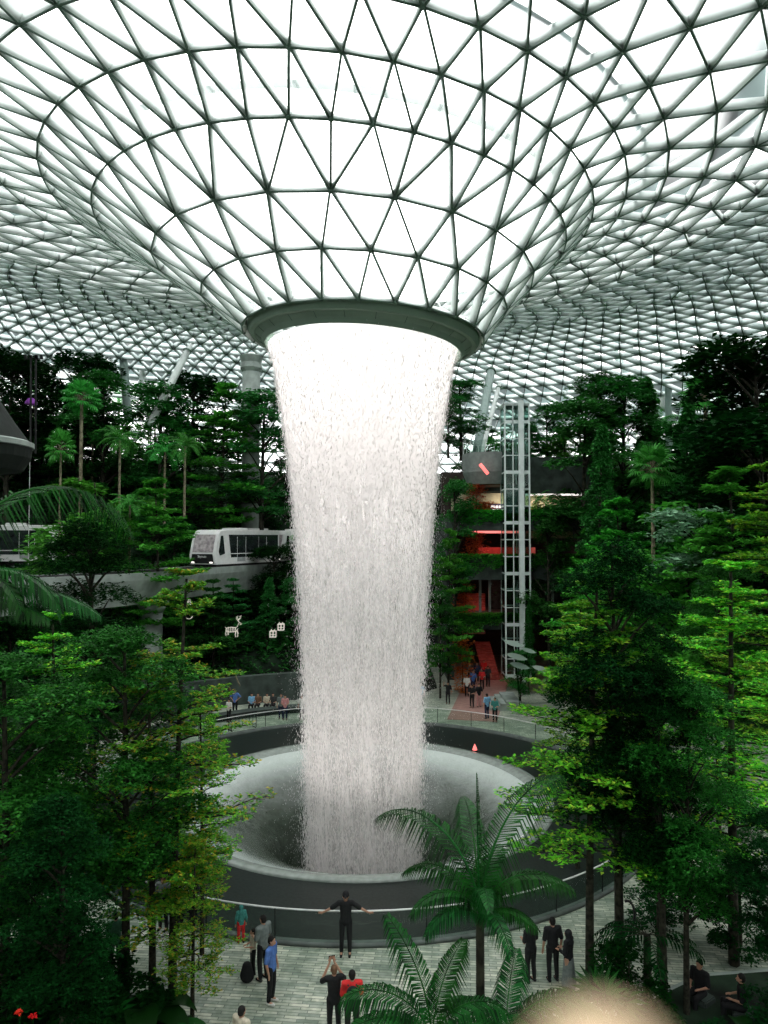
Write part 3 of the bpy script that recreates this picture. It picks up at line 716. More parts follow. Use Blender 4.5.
def node(ri, k, N):
    r, z = PROF[ri]; a = 2*PI*(k+.5*(ri%2))/N - PI/2
    if ri >= 2 and N == 24: a = 2*PI*(k+.5*(ri%2))/N - PI/2
    sh_ = -.27*(min(r, 24)-5.6)*(1-sstep(40, 60, r)); cx = AX+sh_*1.0
    x = r*math.cos(a); y = r*math.sin(a); tl_ = .055 if r < 25 else .055*25/r*(1-.8*sstep(35,58,r))
    return Vector((cx+x*SC, AY+y*SC, EYE+(z-tl_*x)*SC))
def NN(i): return 24 if i < 3 else (48 if i <= 8 else (96 if i <= 13 else 144))
nodes = [[node(i, k, NN(i)) for k in range(NN(i))] for i in range(len(PROF))]
# angular phase for each ring so diagonals connect properly
def angs(i):
    N = NN(i); return [(2*PI*(k+.5*(i%2))/N) % (2*PI) for k in range(N)]
edges = []; tris = []
for i in range(len(PROF)):
    N = NN(i)
    for k in range(N): edges.append(((i,k),(i,(k+1)%N), 0))
for i in range(len(PROF)-1):
    N1, N2 = NN(i), NN(i+1)
    A = [(k+.5*(i%2))/N1 for k in range(N1)]; B = [(k+.5*((i+1)%2))/N2 for k in range(N2)]
    # zipper triangulation
    a = b = 0; tot = 0
    while a < N1 or b < N2:
        an = A[(a+1)%N1]+((a+1)//N1); bn = B[(b+1)%N2]+((b+1)//N2)
        ea = (i, a%N1); eb = (i+1, b%N2); edges.append((ea, eb, 1))
        if b >= N2 or (a < N1 and an <= bn): tris.append((ea, (i,(a+1)%N1), eb)); a += 1
        else: tris.append((ea, eb, (i+1,(b+1)%N2))); b += 1
idx = {}; GV = []
for i, row in enumerate(nodes):
    for k, p in enumerate(row): idx[(i,k)] = len(GV); GV.append(p)
GVn = np.array([list(p) for p in GV]); TF = np.array([[idx[q] for q in t] for t in tris])
fn = np.cross(GVn[TF[:,1]]-GVn[TF[:,0]], GVn[TF[:,2]]-GVn[TF[:,0]]); 
cen = np.array([AX, AY, 9.0]); mid = GVn[TF].mean(1)
flip = fn[:,2] < 0; fn[flip] *= -1
vn = np.zeros_like(GVn)
for j in range(3): np.add.at(vn, TF[:,j], fn)
outer = np.hypot(GVn[:,0]-AX, GVn[:,1]-AY) > 55*SC
vn /= np.linalg.norm(vn, axis=1, keepdims=True)+1e-9
hz = GVn[:,:2]-cen[:2]; ii = (vn[:,:2]*hz).sum(1) < 0
vn[outer & ii] *= 1
def beams(E, w, dep, off):
    VV = []; FF = []; b = 0
    for e0, e1, _ in E:
        p, q = GVn[idx[e0]], GVn[idx[e1]]; n_ = vn[idx[e0]]+vn[idx[e1]]; n_ /= np.linalg.norm(n_); d = q-p; d /= np.linalg.norm(d)
        s = np.cross(d, n_); s /= np.linalg.norm(s); u = np.cross(s, d); u = u if np.dot(u, n_) > 0 else -u
        for P_ in (p, q):
            for (a_, c_) in ((-1,0),(1,0),(1,-1),(-1,-1)): VV.append(P_+s*a_*w/2+u*(off+c_*dep))
        FF += [(b,b+1,b+2,b+3),(b+7,b+6,b+5,b+4),(b,b+4,b+5,b+1),(b+1,b+5,b+6,b+2),(b+2,b+6,b+7,b+3),(b+3,b+7,b+4,b)]; b += 8
    return np.array(VV), np.array(FF)
roof = bpy.data.objects.new('ceiling', None); C.objects.link(roof); roof['kind'] = 'structure'
inner = [e for e in edges if max(e[0][0], e[1][0]) <= 9]; outr = [e for e in edges if max(e[0][0], e[1][0]) > 9]
V, Fq = beams(inner, .055, .42, 0); obj('steel_grid', mesh_np('steel_grid', V, Fq, [M_STEEL]), None, roof)
V, Fq = beams(outr, .07, .55, 0); obj('outer_steel_grid', mesh_np('outer_steel_grid', V, Fq, [mat('outer_steel', (.74,.83,.81), .45, .06, 1.0, spec=.4)]), None, roof)
# dark strips along the beam bottoms: underside shade painted into the colour
V, Fq = beams(inner, .078, .03, -.42); obj('shade_strip', mesh_np('shade_strip', V, Fq, [M_NODE]), None, roof)
V, Fq = beams([e for e in outr if e[2] == 1], .075, .03, -.55); obj('outer_shade_strip', mesh_np('outer_shade_strip', V, Fq, [M_NODE]), None, roof)
def grazing_tint(name, hi, lo, f0, f1):  # grey mixed in at grazing view paints the glass's dim reflection into its colour
    m = bpy.data.materials.new(name); m.use_nodes = True; nt = m.node_tree; nt.nodes.clear(); N = nt.nodes.new; Lk = nt.links.new
    o = N('ShaderNodeOutputMaterial'); t = N('ShaderNodeBsdfTransparent'); lw = N('ShaderNodeLayerWeight'); lw.inputs[0].default_value = .5
    mr = N('ShaderNodeMapRange'); mr.interpolation_type = 'SMOOTHSTEP'; mr.inputs[1].default_value = f0; mr.inputs[2].default_value = f1; mr.inputs[3].default_value = hi; mr.inputs[4].default_value = lo
    Lk(lw.outputs['Facing'], mr.inputs[0]); mx = N('ShaderNodeMixShader'); Lk(mr.outputs[0], mx.inputs[0])
    d = N('ShaderNodeBsdfDiffuse'); d.inputs[0].default_value = (.47,.60,.585,1); tl = N('ShaderNodeBsdfTranslucent'); tl.inputs[0].default_value = (.10,.135,.135,1); a = N('ShaderNodeMixShader'); a.inputs[0].default_value = .5
    Lk(d.outputs[0], a.inputs[1]); Lk(tl.outputs[0], a.inputs[2]); Lk(a.outputs[0], mx.inputs[1]); Lk(t.outputs[0], mx.inputs[2]); Lk(mx.outputs[0], o.inputs[0])
    return m
TI = np.array([max(q[0] for q in t_) for t_ in tris]) <= 5
obj('glazing', mesh_np('glazing', GVn, TF[TI], [grazing_tint('clear_panes', .96, .45, .65, .95)]), None, roof)
obj('grazing_tint_glazing', mesh_np('grazing_tint_glazing', GVn, TF[~TI], [grazing_tint('grazing_tint_panes', .90, .02, .30, .70)]), None, roof)
VV = []; FF = []; b = 0
for i in range(len(PROF)):
    if i > 20: continue
    for k in range(NN(i)):
        p = GVn[idx[(i,k)]]; n_ = vn[idx[(i,k)]]; u = np.cross(n_, [1,0,0.]); u /= np.linalg.norm(u); w = np.cross(n_, u)
        for zz in (-.32,-.46):
            for j in range(6): a = j*PI/3; VV.append(p+n_*zz+(u*math.cos(a)+w*math.sin(a))*.09)
        for j in range(6): FF.append((b+j, b+(j+1)%6, b+6+(j+1)%6, b+6+j))
        FF += [(b+6,b+7,b+8,b+9),(b+9,b+10,b+11,b+6)]; b += 12
o = obj('steel_nodes', mesh_np('steel_nodes', VV, FF, [M_NODE]), None, roof)
# maintenance gutter ring on ring 3
bm = bmesh.new(); N = 48
lo = [GVn[idx[(3,k)]]+vn[idx[(3,k)]]*.02 for k in range(N)]; rows = []
for q, dz_ in ((0,0.02),(0,.32)):
    rows.append([bm.verts.new(Vector(lo[k])+Vector((math.cos(2*PI*(k+.5)/N-PI/2)*.55, math.sin(2*PI*(k+.5)/N-PI/2)*.55, .45+dz_))) for k in range(N)])
for k in range(N): bm.faces.new((rows[0][k], rows[0][(k+1)%N], rows[1][(k+1)%N], rows[1][k]))
obj('gutter', bm, M_STEEL, roof)
# collar ring
col = thing('oculus_ring', 'grey green concrete ring at the base of the glass funnel where the water drops', 'ring', (0,0,0))
def zc(z): return EYE+z*SC
prof = [(4.72,zc(10.3)),(5.70*SC,zc(10.3)),(5.78*SC,zc(10.22)),(5.80*SC,zc(10.0)),(5.62*SC,zc(9.72)),(5.45*SC,zc(9.70)),(5.42*SC,zc(9.78)),(5.1*SC,zc(9.55)),(4.80,zc(9.30)),(4.72,zc(9.34)),(4.72,zc(10.3))]
obj('ring_body', lathe(prof, 96, c, tilt=.06), M_COLLAR, col, False)
bm = bmesh.new()
for k in range(24):
    a = 2*PI*(k+.5)/24; 
    def pt(r, z): x = r*math.cos(a); return (AX+x, AY+r*math.sin(a), z-.06*x)
    tube(bm, [pt(5.36*SC, zc(9.735)), pt(5.0*SC, zc(9.46))], .012, 4)
obj('panel_joint', fixn(bm), M_SEAM, col)
# foam on top of the ring
n = 5000; a = NR.uniform(0,2*PI,n); r = NR.uniform(4.75,5.6,n)
P = np.stack([AX+r*np.cos(a), AY+r*np.sin(a), zc(10.3)-.06*r*np.cos(a)+NR.uniform(0,.22,n)**1.3], 1)
V, Fq = leaf_arrays(P, NR.normal(0,1,(n,3)), NR.normal(0,1,(n,3)), NR.uniform(.04,.12,n), NR.uniform(.03,.06,n), 0)
o = obj('splashes', mesh_np('splashes', V, Fq, [m]), None, wf); o['kind'] = 'stuff'

# roof support struts
def strut(px0, py0, D0, px1, py1, D1, r, label, m=M_STEEL):
    t = thing('roof_strut', label, 'column', (0,0,0)); a = at(px0,py0,D0); b_ = at(px1,py1,D1); d = (b_-a).normalized()
    obj('shaft', T([a, a+d*.4, b_-d*.8, b_], [r*.75, r, r, r*.4], 12), m, t, True)
    obj('collar', T([b_-d*1.0, b_-d*.85], [r*1.25, r*1.25], 12), M_NODE, t)
M_STRUT = mat('strut_paint', (.32,.42,.39), .5, .05)
strut(150,425,66, 191,344,70, .34, 'thick pale slanted strut above the left hillside trees', M_STEEL)
strut(128,420,72, 121,326,74, .42, 'dark upright strut left of the slanted one', M_STRUT)
strut(106,400,70, 88,345,74, .26, 'thin pale strut leaning left behind the trees', M_STEEL)
strut(141,400,74, 143,355,76, .3, 'short upright pale strut between two others', M_STEEL)
strut(476,455,66, 492,366,74, .42, 'steep grey strut rising beside the drum balcony', M_STRUT)
strut(481,455,66, 500,382,72, .22, 'thin pale strut just right of the steep grey one', M_STEEL)
strut(669,480,70, 668,325,72, .34, 'tall dark upright pole on the right hillside', M_STRUT)
strut(640,395,72, 610,345,74, .36, 'grey strut leaning left of the dark pole', M_STRUT)
strut(663,410,72, 660,355,74, .26, 'pale thin strut just left of the dark pole', M_STEEL)
strut(693,400,72, 716,348,74, .30, 'pale strut leaning right above the right trees', M_STEEL)
# wrapped concrete pier, left of the fall
t = thing('concrete_pier', 'grey concrete pier with wrapped top left of the waterfall', 'column'); p = at(251,420,68); p0 = at(251,358,68)
obj('shaft', T([(p.x,p.y,8),(p.x,p.y,p0.z-1.2)], [.85,.85], 16), M_CONC, t, True)
obj('wrapped_head', T([(p.x,p.y,p0.z-1.4),(p.x,p.y,p0.z-1.0),(p.x,p.y,p0.z-.5),(p.x,p.y,p0.z+.1),(p.x,p.y,p0.z+.3)], [.85,1.05,.92,1.12,.7], 14), M_CONC, t)

# ------------------------------------------------------------------ TRACKS AND TRAINS
def girder(pts, zt, wid, dep, label, name='track_girder'):
    t = thing(name, label, 'bridge'); bm = bmesh.new(); rows = []; P = [Vector((x,y,0)) for x,y in pts]
    sect = [(-wid/2,zt),(-wid/2+.25,zt),(-wid/2+.25,zt-.25),(wid/2-.25,zt-.25),(wid/2-.25,zt),(wid/2,zt),(wid/2,zt-.5),(wid/2-.5,zt-dep),(-wid/2+.5,zt-dep),(-wid/2,zt-.5)]
    for i, p in enumerate(P):
        d = (P[min(i+1,len(P)-1)]-P[max(i-1,0)]).normalized(); s = Vector((d.y,-d.x,0))
        rows.append([bm.verts.new(p+s*a+Vector((0,0,z))) for a, z in sect])
    n = len(sect)
    for A, B in zip(rows, rows[1:]):
        for k in range(n): bm.faces.new((A[k],A[(k+1)%n],B[(k+1)%n],B[k]))
    bm.faces.new(rows[0]); bm.faces.new(rows[-1][::-1]); obj('beam', fixn(bm), M_CONC, t)
    bm = bmesh.new()
    for o_ in (-.8,.8):
        L_ = []
        for i, p in enumerate(P):
            d = (P[min(i+1,len(P)-1)]-P[max(i-1,0)]).normalized(); s = Vector((d.y,-d.x,0)); L_.append(p+s*o_+Vector((0,0,zt-.1)))
        tube(bm, L_, .12, 4)
    obj('running_track', fixn(bm), M_BLACK, t); return t
def curve(ctrl, n=24):
    # Catmull-Rom through control points
    P = [Vector((*p,0)) for p in ctrl]; P = [P[0]*2-P[1]]+P+[P[-1]*2-P[-2]]; out = []
    for i in range(1, len(P)-2):
        for k in range(8):
            t = k/8; a,b_,c_,d = P[i-1:i+3]
            v = .5*((2*b_)+(c_-a)*t+(2*a-5*b_+4*c_-d)*t*t+(3*b_-a-3*c_+d)*t**3); out.append((v.x,v.y))
    out.append(tuple(P[-2][:2])); return out
ZTR = 9.75
main = curve([(-30,38),(-22.5,44),(-18.0,50.5),(-14.8,60),(-9.0,72),(2,88)])
g = girder(main, ZTR, 3.4, 2.2, 'pale grey curved track beam crossing behind the waterfall')
pp_ = at(152, 640, 51.8)
pl = thing('track_pier', 'round grey concrete pier holding up the curved track beam', 'column'); 
obj('shaft', T([(pp_.x,pp_.y,0),(pp_.x,pp_.y,ZTR-2.9)], .72, 20), M_CONC, pl, True); obj('head', T([(pp_.x,pp_.y,ZTR-2.95),(pp_.x,pp_.y,ZTR-2.2)], [.75,1.15], 20), M_CONC, pl, True)
back = curve([(-48,60),(-38,62),(-29,66),(-20,73),(-12,84)])
g2 = girder(back, ZTR+.15, 3.4, 1.6, 'darker track beam behind, carrying the train at the left edge')
for (x,y) in ((-31,65),):
    pl = thing('track_pier', 'pier under the rear track beam hidden among left hillside trees', 'column'); obj('shaft', T([(x,y,6),(x,y,ZTR-1.45)], .7, 16), M_CONC, pl, True)

def make_car(L=9.3, W=2.7, H=3.35):
    car = thing('train_car', 'x', 'train')
    # side profile (x forward, z)
    bm = bmesh.new()
    prof = [(-L/2,.45),(L/2-.10,.45),(L/2,.7),(L/2+.0,1.25),(L/2-.42,H-.35),(L/2-.75,H-.05),(L/2-1.2,H),(-L/2+.1,H),(-L/2,H-.1)]
    secs = [(-W/2,.06),(-W/2+.08,.0),(W/2-.08,.0),(W/2,.06)]
    rows = []
    for y, ins in secs: rows.append([bm.verts.new((x*(1-ins*.02), y, z-(ins if z > H-.4 else 0))) for x, z in prof])
    for A, B in zip(rows, rows[1:]):
        for k in range(len(prof)): bm.faces.new((A[k],A[(k+1)%len(prof)],B[(k+1)%len(prof)],B[k]))
    bm.faces.new(rows[0]); bm.faces.new(rows[-1][::-1]); obj('body', fixn(bm), M_WHITE, car)
    for s in (-1,1):
        bm = bmesh.new()
        pts = [(-L/2+.25,1.0),(L/2-2.1,1.0),(L/2-1.75,H-.42),(-L/2+.25,H-.42)]
        prism(bm, pts, s*(W/2+.0), s*(W/2+.025)); o = obj('side_window', fixn(bm), M_GLASSD, car)
        bm = bmesh.new(); prism(bm, [(L/2-1.25,1.35),(L/2-.6,1.2),(L/2-.45,1.5),(L/2-.72,H-.5),(L/2-1.0,H-.5)], s*(W/2), s*(W/2+.025)); obj('cab_window', fixn(bm), M_GLASSD, car)
        bm = bmesh.new()
        for x in (-L/2+2.1,-L/2+3.3,-L/2+5.2,-L/2+6.4): bx(bm, x, s*(W/2+.03), 1.65, .03, .02, 2.2)
        bx(bm, -.2, s*(W/2+.03), 1.32, L-2.7, .02, .06); obj('door_frame', bm, M_WHITE, car)
        bm = bmesh.new()
        for x in (-L/2+2.7,-L/2+5.8): bx(bm, x, s*(W/2+.012), .95, 1.1, .02, .6)
        obj('door_lower_panel', bm, mat('train_grey', (.35,.38,.37), .4), car)
    def fx(z): return L/2-.42*(z-1.25)/(H-.35-1.25) if z > 1.25 else L/2
    bm = bmesh.new(); a, b_ = 1.45, H-.42; vs = []
    for dx_ in (0.0,.03):
        vs.append([bm.verts.new((fx(z)+dx_, y, z)) for y, z in ((-W/2+.28,a),(W/2-.28,a),(W/2-.3,b_),(-W/2+.3,b_))])
    bm.faces.new(vs[0]); bm.faces.new(vs[1][::-1])
    for k in range(4): bm.faces.new((vs[0][k],vs[0][(k+1)%4],vs[1][(k+1)%4],vs[1][k]))
    obj('windscreen', fixn(bm), mat('windscreen', (.16,.14,.15), .15, .9, 3.5, col2=(.5,.45,.45), spec=.6), car)
    bm = bmesh.new(); prism(bm, [(-W/2+.12,.55),(W/2-.12,.55),(W/2-.3,1.32),(-W/2+.3,1.32)], L/2+.0, L/2+.03, 'x'); obj('nose_panel', fixn(bm), M_BLACK, car)
    cu = bpy.data.curves.new('lettering', 'FONT'); cu.body = 'Skytrain'; cu.size = .28; cu.extrude = .005; cu.align_x = 'CENTER'
    o = bpy.data.objects.new('lettering', cu); C.objects.link(o); dg = bpy.context.evaluated_depsgraph_get(); me = bpy.data.meshes.new_from_object(o.evaluated_get(dg)); bpy.data.objects.remove(o)
    o = obj('lettering', me, M_WHITE, car); me.transform(Matrix.Translation((L/2+.04,0,1.02)) @ Matrix.Rotation(PI/2,4,'Z') @ Matrix.Rotation(PI/2,4,'X'))
    bm = bmesh.new()
    for x in (-L/2+1.8, .3): bx(bm, x, 0, H+.08, 1.7, 1.6, .2)
    bmesh.ops.bevel(bm, geom=bm.edges[:], offset=.05, segments=2, affect='EDGES'); obj('roof_unit', bm, M_WHITE, car)
    bm = bmesh.new(); bx(bm, 0,0,.28,L-.8,W-.5,.4); obj('underframe', bm, M_BLACK, car)
    for x in (-L/2+1.6, L/2-1.8):
        for s in (-1,1): obj('wheel', T([(x,s*.62,.32),(x,s*.95,.32)], .34, 14), M_BLACK, car)
    for s in (-1,1): bm = bmesh.new(); bx(bm, L/2+.02, s*(W/2-.4), .62, .06, .3, .12); obj('headlight', bm, M_GLOWW, car)
    return car
car = make_car()
dr = Vector((-5.8,-12.0)).normalized(); ang = math.atan2(dr.y, dr.x)
cc = Vector((-15.1,59.9))-dr*4.65
car.location = (cc.x, cc.y, ZTR-.25); car.rotation_euler = (0,0,ang); car['label'] = 'white front train car with dark windscreen on the curved track beam'
car.location = (cc.x, cc.y, ZTR-.27)
c2 = cc-dr*9.9; dup(car, (c2.x, c2.y, ZTR-.27), ang, 1, 'second white train car half hidden by the waterfall')
d3 = Vector((9,4.4)).normalized(); a3 = math.atan2(d3.y, d3.x); c3 = Vector((-28.5,65.4))-d3*4.65
dup(car, (c3.x, c3.y, ZTR-.12), a3, (1,1,1.08), 'white roofed train car at the left edge, nose to the right')

# ------------------------------------------------------------------ TERRACE BUILDING (right of fall)
bd = thing('terrace_building', 'terraced building with planted floors and red lit rooms behind the lift', 'building')
def bpart(name, x0,x1,y0,y1,z0,z1, m): bm = bmesh.new(); bx(bm, (x0+x1)/2,(y0+y1)/2,(z0+z1)/2,x1-x0,y1-y0,z1-z0); return obj(name, bm, m, bd)
X0, X1 = 6.0, 17.5
for z0, z1, yf in ((12.75,14.0,58.5),(8.7,10.4,59),(4.6,5.7,59.5)):
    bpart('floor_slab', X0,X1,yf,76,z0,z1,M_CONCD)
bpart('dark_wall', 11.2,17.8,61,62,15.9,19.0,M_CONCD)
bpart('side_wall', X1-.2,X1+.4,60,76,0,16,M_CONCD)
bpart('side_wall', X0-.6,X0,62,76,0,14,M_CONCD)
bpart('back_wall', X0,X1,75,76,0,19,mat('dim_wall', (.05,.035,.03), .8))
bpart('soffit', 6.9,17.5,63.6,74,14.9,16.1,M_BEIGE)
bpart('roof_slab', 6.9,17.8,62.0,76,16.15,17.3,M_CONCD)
bpart('light_strip', 12.0,17.2,61.3,61.5,15.75,16.1,M_GLOWW)
bpart('shop_wall', 7.5,17.3,66,66.4,14.0,15.0,M_BEIGE)
bpart('ceiling_light', 7.6,11.5,60.5,64,12.55,12.72,M_REDL)
bpart('shop_fascia', 12.0,16.0,61,61.3,12.1,12.7,M_BEIGE)
bpart('shop_front', 9.6,17,64.8,65,5.75,8.6,M_GLASSD)
for x in (8.1, 8.9, 11.1, 12.6, 14.2): bpart('post', x-.1,x+.1,60.8,61,5.7,8.7,M_CONC)
bpart('shop_counter', 8.2,13.2,62.9,63.5,10.4,11.3,mat('red_counter', (.3,.05,.04), .6))
# red stair with steps
bm = bmesh.new()
for k in range(16):
    y = 60.2+.5*k; bx(bm, 7.45+.07*k, y, 5.7-.0+.17*(k+1)-1.6, 1.9, .5, .18)
obj('red_stair', bm, M_RED, bd)
bm = bmesh.new()
for k in range(14): bx(bm, 9.2, 58.0+.45*k+4, .1+.17*k, 1.4, .46, .18)
obj('red_stair', bm, M_RED, bd)
bpart('walkway_lamp', 9.0,9.5,66,66.2,3.9,4.3,M_REDL)
for (x,y,z,e,col_,sz,nm) in ((12,61.6,15.7,420,(1,.9,.75),4,'shop_ceiling_lamp'),(9.5,61.5,12.4,70,(1,.25,.2),2.5,'red_ceiling_lamp'),(13.5,61.5,12.0,60,(1,.8,.7),2,'shop_ceiling_lamp'),(8.5,62,8.3,60,(1,.3,.25),2,'red_ceiling_lamp'),(9,62,4.3,45,(1,.35,.3),2,'red_ceiling_lamp')):
    ld = bpy.data.lights.new(nm, 'AREA'); ld.size = sz; ld.energy = e; ld.color = col_; lo_ = bpy.data.objects.new(nm, ld); C.objects.link(lo_); lo_.location = (x,y,z); lo_.rotation_euler = (.35,0,0)
# drum balcony
dm = thing('drum_balcony', 'curved grey balcony drum with glass rail beside the lift', 'balcony'); pc = at(490, 460, 61)
obj('drum', lathe([(0.01,16.5),(1.9,16.6),(2.3,17.6),(2.3,17.9),(2.35,17.9),(2.35,19.2),(2.2,19.2),(2.2,18.1),(.01,18.1)], 40, (pc.x,pc.y)), mat('drum_stone', (.19,.22,.205), .7, .1), dm)
obj('soffit', lathe([(0.01,16.45),(1.6,16.5),(2.2,17.55)], 40, (pc.x,pc.y)), mat('brown_soffit', (.10,.05,.03), .6), dm)
obj('glass_rail', lathe([(2.26,19.2),(2.26,20.2),(2.28,20.2),(2.28,19.2)], 40, (pc.x,pc.y)), M_GLR, dm)
for k in range(10):
    a = 2*PI*k/10; obj('post', T([(pc.x+2.27*math.cos(a),pc.y+2.27*math.sin(a),19.2),(pc.x+2.27*math.cos(a),pc.y+2.27*math.sin(a),20.25)], .03, 6), M_RAIL, dm)
tl_ = thing('tube_light', 'glowing pink tube light under the drum balcony', 'lamp'); a, b_ = at(480,464,58.2), at(488,474,58.2)
obj('tube', T([a,b_], .14, 8), M_REDL, tl_, True); obj('bracket', T([b_, b_+Vector((.3,1.2,.6))], .05, 6), M_BLACK, tl_)
# sign
sg = thing('shop_sign', 'small lit white sign on a purple board below the beige ceiling', 'sign'); p = at(498,509,60.2)
bm = bmesh.new(); bx(bm, p.x, p.y, p.z, 1.7, .12, .9); obj('board', bm, mat('purple_board', (.16,.12,.2), .6), sg)
bm = bmesh.new()
for i, (x, w) in enumerate(((-.45,.35),(-.1,.22),(.2,.25))): bx(bm, p.x+x, p.y-.08, p.z+.18, w, .04, .2)
for i, (x, w) in enumerate(((-.3,.3),(.05,.25),(.4,.35))): bx(bm, p.x+x, p.y-.08, p.z-.12, w, .04, .2)
obj('lit_lettering', bm, M_GLOWW, sg)
# lift tower
lt = thing('lift_tower', 'tall white steel and glass lift tower in front of the terraces', 'lift'); b0 = at(517,500,57.5)
zt = at(517,404,57.5).z; xs = [b0.x-1.0, b0.x-.0, b0.x+.25, b0.x+1.05]
for i, (x, y, w) in enumerate(((-.95,0,.12),(.32,-.15,.40),(1.0,0,.12),(-.95,2.0,.08),(.32,2.0,.1),(1.0,2.0,.08),(-.3,0,.08))):
    bm = bmesh.new(); bx(bm, b0.x+x, b0.y+y, (zt+1)/2, w, w, zt-1 if i != 1 else zt-.5); obj('post', bm, mat('lift_white', (.62,.70,.68), .4, .05), lt)
z = 1.2; k = 0
while z < zt+.1:
    bm = bmesh.new()
    bx(bm, b0.x+.0, b0.y, z, 2.0, .08, .26 if k%3==0 else .07); bx(bm, b0.x, b0.y+2, z, 2.0, .08, .1); bx(bm, b0.x-.95, b0.y+1, z, .08, 2, .1); bx(bm, b0.x+1, b0.y+1, z, .08, 2, .1)
    obj('cross_beam', bm, MATS['lift_white'], lt); z += 1.35; k += 1
bm = bmesh.new()
for x in (-.97,1.02): bx(bm, b0.x+x, b0.y+1, zt/2+.4, .015, 1.9, zt-1)
bx(bm, b0.x, b0.y+.0, zt/2+.4, 1.9, .015, zt-1); obj('glass', bm, M_GLL, lt)
bm = bmesh.new(); bx(bm, b0.x-.3, b0.y+1, 15.3, 1.0, 1.5, 2.3); obj('lift_cabin', bm, mat('cabin', (.12,.2,.18), .4), lt)
bm = bmesh.new(); bx(bm, b0.x, b0.y+1, zt+.05, 2.1, 2.2, .14); obj('roof', bm, MATS['lift_white'], lt)

# left: dark curved balcony
bl = thing('curved_balcony', 'dark curved balcony slab jutting in at the left edge', 'balcony'); pc2 = at(-32,440,33)
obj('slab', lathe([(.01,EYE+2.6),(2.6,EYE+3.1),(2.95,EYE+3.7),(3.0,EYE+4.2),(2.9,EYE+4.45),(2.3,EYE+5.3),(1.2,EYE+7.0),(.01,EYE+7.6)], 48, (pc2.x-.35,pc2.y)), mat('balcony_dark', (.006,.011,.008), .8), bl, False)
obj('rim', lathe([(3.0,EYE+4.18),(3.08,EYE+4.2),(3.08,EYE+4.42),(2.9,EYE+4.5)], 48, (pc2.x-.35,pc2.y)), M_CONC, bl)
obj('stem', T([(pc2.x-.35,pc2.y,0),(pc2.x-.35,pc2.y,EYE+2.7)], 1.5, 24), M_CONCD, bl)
# lamp poles upper left
for i, (px, lb) in enumerate(((31,'thin dark mast with small fittings, left one above the left trees'), (36,'thin dark mast with small fittings, right one above the left trees'))):
    t = thing('light_mast', lb, 'mast'); a = at(px,430,60); b_ = at(px,358,60)
    obj('pole', T([(a.x,a.y,a.z-2),b_], .09, 8), M_BLACK, t); bm = bmesh.new()
    for s in (-.45,0,.45): bx(bm, b_.x+s, b_.y, b_.z+.1, .2, .2, .28)
    bx(bm, b_.x, b_.y, b_.z-.08, 1.2, .08, .08); obj('fitting', bm, M_BLACK, t)
p = at(31,401,62); o = obj('purple_umbrella', lathe([(.01,p.z+.3),(.25,p.z+.22),(.48,p.z-.1),(.5,p.z-.3),(.45,p.z-.3)], 12, (p.x,p.y)), mat('purple_cloth', (.28,.06,.42), .7))
um = thing('parasol', 'small purple parasol above the left hillside', 'parasol'); o.name = 'canopy'; o.parent = um; obj('pole', T([(p.x,p.y,ground(p.x,p.y)),(p.x,p.y,p.z+.4)], .03, 6), M_RAIL, um)

# ------------------------------------------------------------------ back plaza: ledge, barrier, decorations
lg = thing('planter_ledge', 'long low dark stone seat wall along the far left plaza', 'bench')
bm = lathe([(16.3,0),(16.3,.42),(16.1,.45),(17.0,.45),(17.0,0)], 60, c, a0=PI*.53, a1=PI*.80); obj('seat_wall', bm, M_CONCD, lg)
gw = thing('planted_wall', 'dark stone retaining wall behind the far left plaza seats', 'wall')
bm = lathe([(20.2,0),(20.2,2.0),(20.8,2.0),(20.8,0)], 60, c, a0=PI*.50, a1=PI*.92); obj('wall', bm, M_CONCD, gw)
br_ = thing('barrier', 'black metal crowd barrier at the far left pool edge', 'barrier'); p = floor_at(250,733)
v = Vector((p.x-AX, p.y-AY)).normalized()*(RP+.7); q = Vector((AX+v.x, AY+v.y, 0)); ta = Vector((-v.y, v.x, 0)).normalized()
bm = bmesh.new()
for k in range(9):
    a = q+ta*(-.95+.2375*k); tube(bm, [a+Vector((0,0,0 if k in (0,8) else .2)), a+Vector((0,0,1.0))], .025 if k in (0,8) else .015, 6)
tube(bm, [q+ta*-.95+Vector((0,0,1)), q+ta*.95+Vector((0,0,1))], .025, 6); tube(bm, [q+ta*-.95+Vector((0,0,.2)), q+ta*.95+Vector((0,0,.2))], .02, 6)
obj('frame', fixn(bm), M_BLACK, br_)
bm = bmesh.new()
for s in (-.8,.8): a = q+ta*s; nv = Vector((v.x,v.y,0)).normalized(); tube(bm, [a+nv*.25+Vector((0,0,.03)), a-nv*.25+Vector((0,0,.03))], .025, 6)
obj('foot', fixn(bm), M_BLACK, br_)
sp = thing('pole', 'thin pale pole leaning over the far left planting', 'pole'); obj('rod', T([at(234,672,50), at(240,686,50)], .05, 6), M_BARKL, sp)
